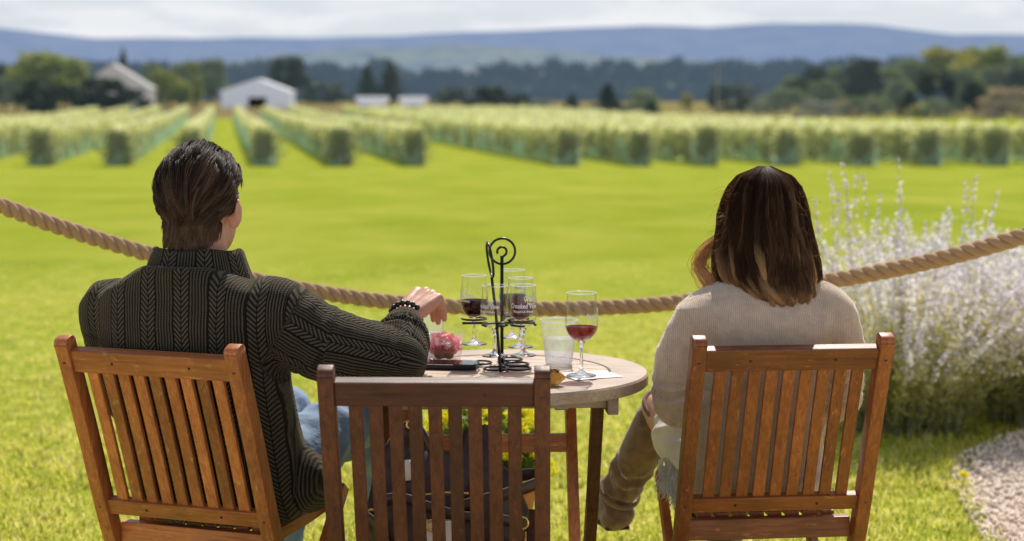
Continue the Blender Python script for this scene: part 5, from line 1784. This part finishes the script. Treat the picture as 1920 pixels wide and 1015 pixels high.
world_child(link('jeans', jn, m, None, True), man)
shoe_m = simple('brown_shoe', (.10, .05, .03), .5)
for a_ in (ankR, ankL):
    S = Soup(); S.limb([a_ + Vector((0, -.03, -.035)), a_ + Vector((.015, .07, -.050)), a_ + Vector((.03, .18, -.058))], [.046, .044, .036], 14); S.limb([a_, a_ + Vector((0, -.01, -.04))], [.045, .048], 14)
    sh = fuse('shoe', S, .006, 5); V = get_co(sh); V[:, 2] = np.maximum(V[:, 2], .004); set_co(sh, V)
    world_child(link('shoe', sh, shoe_m, None, True), man)
# bracelet of dark beads
ax = (mW - mE).normalized(); u_ = ax.cross(Vector((0, 0, 1))).normalized(); v_ = ax.cross(u_)
bc = mW + ax * .004
S = Soup()
for k in range(18):
    a = 2 * math.pi * k / 18
    S.ellipsoid(bc + u_ * (.0365 * math.cos(a)) + v_ * (.0365 * math.sin(a)) + ax * .004 * math.sin(a), (.0070,) * 3, None, 10, 8)
br = world_child(link('bracelet', S.mesh('bracelet'), simple('dark_bead', (.02, .018, .015), .18), None, True), man)
br['kind'] = 'stuff' if False else 'part'
del br['kind']

# hair: strands laid over the scalp, combed back and down, gathered in locks
def scalp_hair():
    r = np.random.default_rng(77)
    n, K = 14000, 10
    c = np.array([0, -.012, .025]); rad = np.array([.074, .094, .086])
    d = unit(r.normal(size=(n * 3, 3)))
    # hairline: keep the scalp, leave face and neck free
    z, y, x = d[:, 2], d[:, 1], d[:, 0]
    ok = (z > -.30 + np.clip(y, -1, 1) * 1.05) & (z > -.97) & ~((z < -.80) & (y > -.12)) & ~((y > .12) & (z < .45)) & ~((np.abs(x) > .80) & (z < -.18) & (y > -.45))
    d = d[ok][:n]; n = len(d)
    locks = d[r.integers(0, n, 330)]
    lid = np.argmax(d @ locks.T, axis=1)
    lr = r.random((330, 4))
    def flow(dd, ph):
        f = np.tile(np.array([0.0, -1.0, -.75]), (len(dd), 1))
        sw_ = .35 * np.sin(dd[:, 0] * 5 + dd[:, 2] * 3 + 1) + (ph - .5) * .9
        low = np.clip((-.25 - dd[:, 2]) * 1.6, 0, 1)
        f[:, 0] += sw_ * .55 - low * .45 * np.sign(dd[:, 0] + .15) + .30 * np.clip(dd[:, 2], 0, 1)
        f = f - dd * np.sum(f * dd, 1, keepdims=True)
        return unit(f)
    def run(d0, ph, L, lift, wav):
        P = np.zeros((len(d0), K, 3)); dd = d0.copy(); prevq = None
        for k in range(K):
            t = k / (K - 1)
            h = 1.05 + lift * (1 - (1 - min(1, t * 2.2)) ** 2) - .06 * t ** 3 + wav * .02 * np.sin(t * 6 + ph * 9)
            topv = .10 * np.clip(dd[:, 2], 0, 1) ** 1.2 + .05 * np.clip(-dd[:, 1], 0, 1) * np.clip(.6 - np.abs(dd[:, 2]), 0, 1)
            q = c + dd * rad * (h + topv)[:, None]
            if prevq is not None:
                low_ = (dd[:, 2] < -.50)[:, None]
                stp = np.stack([-.22 + .35 * (ph - .5), np.full(len(dd), -.05), np.full(len(dd), -1.0)], 1) * (L / (K - 1) * .080)[:, None]
                q = np.where(low_, prevq + stp, q)
            qx, qy = q[:, 0], q[:, 1] + .018
            rr_n = np.sqrt((qx / .066) ** 2 + (qy / .068) ** 2) + 1e-6
            push = np.where((q[:, 2] < -.03) & (rr_n < 1.0), 1.0 / rr_n, 1.0)
            q[:, 0] = qx * push; q[:, 1] = qy * push - .018
            P[:, k] = q; prevq = q.copy()
            dd = unit(dd + flow(dd, ph) * (L / (K - 1))[:, None])
        return P
    top = np.clip(locks[:, 2], -.6, 1)
    Lk = .50 + .25 * top + .25 * lr[:, 1] + .35 * np.clip(-locks[:, 2] - .45, 0, 1)
    lf = .06 + .10 * lr[:, 2] + .06 * np.clip(top, 0, 1)
    G = run(locks, lr[:, 0], Lk, lf, lr[:, 3])
    sepn = np.linalg.norm(d - locks[lid], axis=1)
    P = run(d, np.clip(lr[lid, 0] + .10 * r.normal(size=n), 0, 1), Lk[lid] * (.60 + .6 * r.random(n)), lf[lid] * (.75 + .45 * r.random(n)) - .10 * np.clip(sepn / .13, 0, 1.2) ** 2, lr[lid, 3])
    tt = np.linspace(0, 1, K)[None, :, None]
    off = P[:, :1] - G[lid][:, :1]
    P = P * (1 - .5 * tt) + (G[lid] + off * (1 - .6 * tt)) * (.5 * tt) + r.normal(size=(n, 1, 3)) * .0016 * tt ** 2
    M4 = np.array(HM.M)
    Pw = P @ M4[:3, :3].T + M4[:3, 3]
    W = np.tile(np.array([.0005, .0007, .0008, .0008, .0008, .0007, .0006, .0005, .0004, .0002]), (n, 1)) * (.8 + .5 * r.random((n, 1)))
    rn = np.clip(lr[lid, 1] * .8 + .12 * r.normal(size=n) + .1, 0, 1)
    tcol = np.tile(np.linspace(.0, .7, K), (n, 1)) * .6 + np.clip(.55 - (P[:, :, 2] - c[2]) / .2, 0, 1) * .55
    return strand_mesh('hair', Pw, W, 3, rn, np.clip(tcol, 0, 1))


hm_m = hair_mat('dark_brown_hair', (.012, .0065, .004), (.036, .020, .012), (.17, .11, .072), .75, .10)
hairo = world_child(link('hair', scalp_hair(), hm_m, None, True), man)
S = Soup(); S.ellipsoid((0, -.014, .027), (.0785, .0985, .091), None, 40, 28)
me = S.mesh('undercoat'); V = get_co(me)
keepv = (V[:, 2] - .025) / .086 > -.30 + (V[:, 1] + .012) / .094 * 1.05
bm = bmesh.new(); bm.from_mesh(me); bm.verts.ensure_lookup_table()
bmesh.ops.delete(bm, geom=[v for v in bm.verts if not keepv[v.index]], context='VERTS')
for v in bm.verts: v.co = HM.w(v.co)
bm.to_mesh(me); bm.free()
uc = link('undercoat', me, simple('hair_base', (.012, .008, .006), .8), None, True); uc.parent = hairo

# ------------------------------------------------------------------ THE WOMAN
wom = empty('person', tuple(chl(CH_R, 0, .15, 0)))
tag(wom, 'woman with long brown to blonde hair in a beige sweater and tall taupe boots', 'person')
YW = R(4)
WR = [(.415, .150, .110, -.01), (.455, .176, .135, -.01), (.54, .166, .125, -.012), (.64, .160, .115, -.014), (.73, .168, .112, -.018), (.81, .182, .110, -.022), (.86, .200, .106, -.024), (.898, .196, .098, -.026), (.925, .162, .088, -.026), (.943, .122, .080, -.026), (.958, .085, .070, -.026)]
wS, wM, wE, wW = Vector((.432, 3.985, .868)), Vector((.405, 3.99, .775)), Vector((.402, 4.02, .672)), Vector((.53, 4.27, .64))
wC = wE.lerp(wW, .88)
rS, rM, rE, rW = Vector((.752, 3.99, .890)), Vector((.768, 3.995, .79)), Vector((.772, 4.03, .68)), Vector((.66, 4.28, .64))
rC = rE.lerp(rW, .88)
HW = Head((.598, 4.052, 1.094), R(6), .98, R(3), 0)
whL, wkL, waL = Vector((.52, 4.08, .485)), Vector((.388, 4.34, .585)), Vector((.280, 4.56, .300))
whR, wkR, waR = Vector((.68, 4.08, .485)), Vector((.62, 4.48, .52)), Vector((.56, 4.55, .11))
S = Soup()
YLW = [(.415, .14), (.455, .16), (.54, .135), (.64, .10), (.73, .065), (.81, .048), (.86, .045), (.90, .05), (.925, .058), (.958, .072)]
S.loft(torso(CH_R, WR, YW, .013, yl=YLW), 48)
S.limb([(.592, 4.03, .92), (.595, 4.04, .97), HW.w((0, -.015, -.03))], [.052, .047, .048], 18)
HW.build(S, True)
for (a, b2, c2, d2) in ((wS, wM, wE, wW), (rS, rM, rE, rW)):
    S.limb([a, b2, c2], [.050, .044, .038], 16); S.limb([c2, c2.lerp(d2, .5), d2], [.038, .034, .025], 16)
hand(S, wW, (.45, .75, -.15), (0, 0, 1), -1, curls=((20, 24, 12),) * 4, k=.9)
hand(S, rW, (-.45, .75, -.12), (0, 0, 1), 1, curls=((20, 24, 12),) * 4, k=.9)
for h_, k_, a_ in ((whL, wkL, waL), (whR, wkR, waR)):
    S.limb([h_, h_.lerp(k_, .5), k_], [.080, .072, .054], 16); S.limb([k_, k_.lerp(a_, .35), a_], [.052, .054, .034], 16)
    fd = Vector((-.05, .12, -.06)) if a_ is waL else Vector((0, .14, -.05))
    S.limb([a_ + Vector((0, -.01, -.03)), a_ + fd], [.034, .026], 12)
bodyw = fuse('body', S, .0036, 5)
world_child(link('body', bodyw, skin_w, None, True), wom)
HW.eyes(wom, skin_w)
# sweater
S = Soup()
S.loft(torso(CH_R, WR, YW, yl=YLW), 64)
S.limb([(.56, 4.025, .915), wS + Vector((.055, .015, .022)), wS + Vector((.01, 0, -.012)), wM, wE], [.048, .052, .066, .067, .068], 22); S.limb([wE, wE.lerp(wC, .5), wC], [.068, .058, .042], 22)
S.limb([(.63, 4.025, .925), rS + Vector((-.055, .015, .024)), rS + Vector((-.008, 0, -.012)), rM, rE], [.048, .054, .068, .066, .064], 22); S.limb([rE, rE.lerp(rC, .5), rC], [.064, .056, .042], 22)
sww = fuse('sweater', S, .0062, 8)
dress(sww, [([wS, wM, wE, wC], .068, .02), ([rS, rM, rE, rC], .068, .02)], (.59, 4.02), YW,
      wr=[[(.00, .14, .09, .0030, .03), (.11, .36, .040, .0075, .022)], [(.0, .14, .09, .003, .03), (.11, .36, .042, .006, .02)]], sleeves=False, amp=1.9)
knit_w = knit('beige_knit', (.52, .395, .295), (.62, .48, .365), (.69, .55, .43), rib=.0042, chev=False, sheen=.7, bumpd=.0006)
swo = world_child(link('sweater', sww, knit_w, None, True), wom)
cm = collar_mesh('collar', (.595, 4.035), .076, .070, .930, .988, YW, th=.006, front_drop=.01, flare=.012)
q = link('collar', cm, knit('beige_rib', (.34, .25, .18), (.60, .47, .36), (.68, .54, .42), rib=.0060, chev=False, sheen=.6), None, True); q.parent = swo
# wool fuzz standing off the sweater
r = np.random.default_rng(5)
V = get_co(sww); N = get_no(sww)
i = r.integers(0, len(V), 15000); i = i[V[i, 2] > .55]
n = len(i)
d = unit(N[i] + r.normal(size=(n, 3)) * .55); L = (.002 + .005 * r.random(n))[:, None]
P = np.stack([V[i], V[i] + d * L * .6, V[i] + d * L + r.normal(size=(n, 3)) * .0012], 1)
q = link('wool_fuzz', strand_mesh('wool_fuzz', P, np.full((n, 3), .00016)), simple('fuzz', (.72, .64, .54), .9), None); q.parent = swo
# white frayed denim
m, t, b = material('white_denim')
t.put(b.inputs['Base Color'], t.ramp(t.noise(t.obj(), 16, 4), [(.3, (.86, .79, .72)), (.7, (.95, .91, .86))])); t.put(b.inputs['Roughness'], .9); t.put(b.inputs['Normal'], t.bump(t.noise(t.obj(), 26, 3), .6, .012))
S = Soup()
c = chl(CH_R, -.01, .20, .475); S.ellipsoid(c, (.178, .14, .078), Euler((0, 0, R(5))).to_matrix())
for h_, k_ in ((whL, wkL), (whR, wkR)):
    S.limb([h_, h_.lerp(k_, .62)], [.098, .086], 20)
st_ = fuse('shorts', S, .0065, 6)
V = get_co(st_); N = get_no(st_); V = V + N * (.004 * np.sin(V[:, 1:2] * 70 + V[:, 0:1] * 40 + 3 * np.sin(V[:, 2:3] * 45))); set_co(st_, V)
sho = world_child(link('shorts', st_, m, None, True), wom)
# frayed threads hanging from the hem on her left side
n = 420
r = np.random.default_rng(8)
e = whL.lerp(wkL, .30); dirv = (wkL - whL).normalized()
u_ = dirv.cross(Vector((0, 0, 1))).normalized()
P = np.zeros((n, 6, 3))
for k in range(n):
    s0 = r.random() * .16 - .02
    an = R(150 + 80 * r.random())
    p0_ = np.array(whL + dirv * (s0 + .02)) + .088 * np.array(-u_ * abs(math.cos(an)) * 1.05) + np.array([0, 0, -.03 - .035 * r.random()])
    L = .03 + .045 * r.random()
    for j in range(6):
        tt = j / 5
        P[k, j] = p0_ + np.array([-.012 * tt + .006 * math.sin(tt * 5 + k), .004 * math.sin(k + tt * 4), -L * tt])
q = link('fringe', strand_mesh('fringe', P, np.full((n, 6), .0011)), simple('fringe_thread', (.82, .80, .76), .9, var=.05), None); q.parent = sho
# boots
m, t, b = material('taupe_suede')
t.put(b.inputs['Base Color'], t.ramp(t.noise(t.obj(), 28, 5, .65), [(.32, (.14, .082, .052)), (.68, (.32, .195, .125))])); t.put(b.inputs['Roughness'], .9); t.put(b.inputs['Sheen Weight'], .3); t.put(b.inputs['Normal'], t.bump(t.noise(t.obj(), 70, 4), .3, .003))
boot_m = m
buck = simple('boot_buckle', (.10, .09, .09), .35, .8)
for h_, k_, a_ in ((whL, wkL, waL), (whR, wkR, waR)):
    S = Soup()
    top_ = k_.lerp(a_, .10)
    fd = Vector((-.030, .12, -.045)) if a_ is waL else Vector((0, .15, -.055))
    S.limb([top_, k_.lerp(a_, .38), k_.lerp(a_, .72), a_ + Vector((0, 0, 0))], [.060, .0575, .050, .043], 22)
    S.limb([a_ + Vector((.004, -.016, -.035)), a_ + fd * .55 + Vector((0, 0, -.012)), a_ + fd], [.043, .042, .033], 16)
    bt = fuse('boot', S, .0055, 6)
    V = get_co(bt); N = get_no(bt)
    sl, d_, an = arm_coords(V, [top_, a_], .05)
    Lb = (a_ - top_).length
    env = np.clip((sl / Lb - .40) / .2, 0, 1)
    V = V + N * (.0062 * env * (np.sin(2 * np.pi * (sl + .022 * np.sin(an + .6) + .012 * np.sin(2 * an + 20 * sl)) / .061) + .5 * np.sin(2 * np.pi * (sl - .03 * np.sin(an * 1.0 + 2)) / .037)))[:, None]
    if a_ is waR: V[:, 2] = np.maximum(V[:, 2], .006)
    set_co(bt, V)
    bo = world_child(link('boot', bt, boot_m, None, True), wom)
    # sole and heel under the foot
    dn_ = Vector((0, 0, -1)); fl = (fd - dn_ * fd.dot(dn_)).normalized() if a_ is waR else fd.normalized()
    nrm = (dn_ - fl * dn_.dot(fl)).normalized()
    pa = a_ + Vector((.004, -.030, -.035)) + nrm * .036; pb = a_ + fd * 1.12 + nrm * .030
    if a_ is waR: pa.z = .006; pb.z = .006
    so_ = sweep_mesh('sole', catmull([pa, pa.lerp(pb, .35) + nrm * -.003, pa.lerp(pb, .75), pb], 4), .066, .012, side=fl.cross(nrm).normalized(), bv=.004)
    q = link('sole', so_, simple('boot_sole', (.045, .030, .022), .8), None); q.parent = bo
    ax = (a_ - top_).normalized(); u_ = ax.cross(Vector((0, 0, 1))).normalized(); v_ = ax.cross(u_)
    cc = top_ + ax * -.052
    rim_ = [cc + u_ * (.056 * math.cos(x)) + v_ * (.056 * math.sin(x)) for x in np.linspace(0, 2 * math.pi, 41)[:-1]]
    q = link('boot_cuff', Soup().tube(rim_, .0062, 8, closed=True).mesh('boot_cuff'), boot_m, None, True); q.parent = bo
    cc = k_.lerp(a_, .90)
    rim_ = [cc + u_ * (.055 * math.cos(x)) + v_ * (.055 * math.sin(x)) for x in np.linspace(0, 2 * math.pi, 41)[:-1]]
    q = link('ankle_strap', Soup().tube(rim_, .0055, 8, closed=True, flat=1.6).mesh('ankle_strap'), boot_m, None, True); q.parent = bo
    q = link('buckle', Soup().ellipsoid(cc - v_ * .03 + u_ * .052, (.009, .009, .007), None, 10, 8).mesh('buckle'), buck, None, True); q.parent = bo

# hair: a long bob falling from a centre part, brown at the roots and blonde at the ends
HZ_ = np.array([1.226, 1.220, 1.205, 1.177, 1.145, 1.114, 1.08, 1.05, 1.01, .97, .930, .905, .885])
HR_ = np.array([.014, .042, .064, .087, .099, .106, .112, .117, .121, .122, .116, .103, .090])
HCX, HCY = .598, 4.040


def hull(z): return np.interp(-z, -HZ_, HR_)


def long_hair():
    r = np.random.default_rng(41)
    n, K, NL = 20000, 18, 170
    lphi = r.random(NL) * 2 * np.pi
    front = np.abs(((lphi - np.pi / 2 + np.pi) % (2 * np.pi)) - np.pi) < R(52)
    lphi[front] = lphi[front] + np.pi
    lr = r.random((NL, 6))
    lid = r.integers(0, NL, n)
    dphi = .09 * r.normal(size=n); phi = lphi[lid] + dphi
    d0 = .82 + .19 * lr[lid, 0] + .035 * r.random(n)
    d0 = d0 - .075 * np.minimum(1, (dphi / .11) ** 2)
    zend = .892 - .012 * np.cos(phi) + .045 * lr[lid, 1] + .016 * r.random(n) + .07 * (r.random(n) ** 5)
    t = np.linspace(0, 1, K)
    P = np.zeros((n, K, 3))
    for k, tk in enumerate(t):
        f = tk ** .86
        z = 1.227 * (1 - f) + zend * f - .010 * np.sin(np.pi * tk) * 0
        lower = np.clip((1.10 - z) / .17, 0, 1)
        ph = phi + lower * (.17 * np.sin(z * 19 + lr[lid, 2] * 6.28) * (.35 + lr[lid, 3])) + .07 * np.sin(z * 17 + lr[lid, 4] * 6.28) * np.clip((1.2 - z) / .08, 0, 1)
        rad = hull(z) * (d0 + .06 * lower * np.sin(z * 26 + lr[lid, 5] * 6.28)) + .0025 * r.normal(size=n) * .4
        cx = HCX + .010 * lower + .050 * np.clip((.985 - z) / .09, 0, 1) ** 2 * (.3 + lr[lid, 1]) * np.clip(.9 - np.cos(phi), 0, 1.2) * (np.sin(phi) < .2)
        P[:, k, 0] = cx + np.cos(ph) * rad
        P[:, k, 1] = HCY - .040 * np.clip((1.02 - z) / .10, 0, 1) + np.sin(ph) * rad * (.98 - .06 * lower)
        P[:, k, 2] = z
    # the ends curl under
    cur = np.linspace(0, 1, 4)
    for j in range(4):
        P[:, K - 4 + j, 2] += cur[j] ** 2 * .016 * (lr[lid, 2] - .25)
    W = np.tile(np.concatenate([np.full(K - 3, .00046), [.0004, .0004, .0002]]), (n, 1)) * (.7 + .6 * r.random((n, 1)))
    rn = np.clip(lr[lid, 3] * .85 + .25 * r.normal(size=n) * .5 + .05, 0, 1)
    tc_ = np.clip((1.205 - P[:, :, 2]) / .285, 0, 1) ** 1.5 * (.55 + .6 * lr[lid, 5])[:, None] + .30 * (lr[lid, 4] - .5)[:, None] * np.linspace(.3, 1, K)[None]
    Ps, Ws, Rs, Ts = [P], [W], [rn], [np.clip(tc_, 0, 1)]
    # loose curl on her left
    m_ = 150
    a0 = np.array(at(1346, 452, 4.06)); a1 = np.array(at(1314, 498, 4.05)); a2 = np.array(at(1326, 520, 4.03)); a3 = np.array(at(1342, 545, 4.04)); a4 = np.array(at(1352, 530, 4.05))
    ctr = np.array([tuple(p) for p in catmull([a0, (a0 + a1) / 2 + (-.006, 0, .004), a1, a2, a3, a4], 3)])
    CK = len(ctr); xs = np.linspace(0, CK - 1, K)
    ctr = np.stack([np.interp(xs, np.arange(CK), ctr[:, q]) for q in range(3)], 1)
    offs = r.normal(size=(m_, 1, 3)) * np.array([.012, .008, .010]); tw = np.linspace(0, 2.2, K)[None, :]
    a_ = r.random(m_)[:, None] * 6.28
    Pc = ctr[None] + offs * np.linspace(.6, 1.2, K)[None, :, None]
    Pc[:, :, 0] += .006 * np.cos(tw * 2 + a_ * .3); Pc[:, :, 2] += .004 * np.sin(tw * 2 + a_ * .3)
    Ps.append(Pc); Ws.append(np.full((m_, K), .00055)); Rs.append(np.full(m_, .52)); Ts.append(np.tile(np.linspace(.8, 1.0, K), (m_, 1)))
    # flyaways catching the light
    f_ = 330
    kk = r.integers(3, K - 4, f_)
    edge_ = np.where(np.abs(P[:, K // 2, 0] - HCX) > .078)[0]
    ii = edge_[r.integers(0, len(edge_), f_)]
    p0 = P[ii, kk]; out = unit(p0 - np.array([HCX, HCY, 1.06])) 
    dn = unit(out * .8 + np.array([-.35, 0, -.1]) + r.normal(size=(f_, 3)) * .5)
    L = (.015 + .045 * r.random(f_) ** 2)[:, None, None]
    tt = np.linspace(0, 1, K)[None, :, None]
    Pf = p0[:, None] + dn[:, None] * L * tt + np.array([0, 0, -1.0]) * L * .5 * tt ** 2 + np.cross(dn, out)[:, None] * L * .35 * np.sin(tt * 3)
    Ps.append(Pf); Ws.append(np.full((f_, K), .00028)); Rs.append(r.random(f_)); Ts.append(np.full((f_, K), .75))
    return strand_mesh('hair', np.concatenate(Ps), np.concatenate(Ws), 3, np.concatenate(Rs), np.concatenate(Ts))


hw_m = hair_mat('brown_blonde_hair', (.020, .0105, .006), (.085, .046, .025), (.97, .64, .32), .75, .50)
hwo = world_child(link('hair', long_hair(), hw_m, None, True), wom)
S = Soup()
S.loft([(HCX + .010 * min(1, max(0, (1.10 - z) / .17)), HCY - .004 - .03 * min(1, max(0, (1.02 - z) / .10)), z - .012, r_ * .78, r_ * .76, 2, 0, 0) for z, r_ in zip(HZ_[::-1][1:], HR_[::-1][1:])], 48)
me = S.mesh('undercoat')
V = get_co(me)
bm = bmesh.new(); bm.from_mesh(me); bm.verts.ensure_lookup_table()
bmesh.ops.delete(bm, geom=[v for v in bm.verts if v.co.y > HCY + .045 and v.co.z < 1.16], context='VERTS')
bm.to_mesh(me); bm.free()
m, t, b = material('hair_base_brown')
t.put(b.inputs['Base Color'], t.ramp(t.math('MULTIPLY_ADD', t.sep(t.pos())[2], -3.4, 4.15), [(.1, (.010, .006, .004)), (.75, (.022, .012, .007)), (1.0, (.10, .055, .026))])); t.put(b.inputs['Roughness'], .8)
q = link('undercoat', me, m, None, True); q.parent = hwo
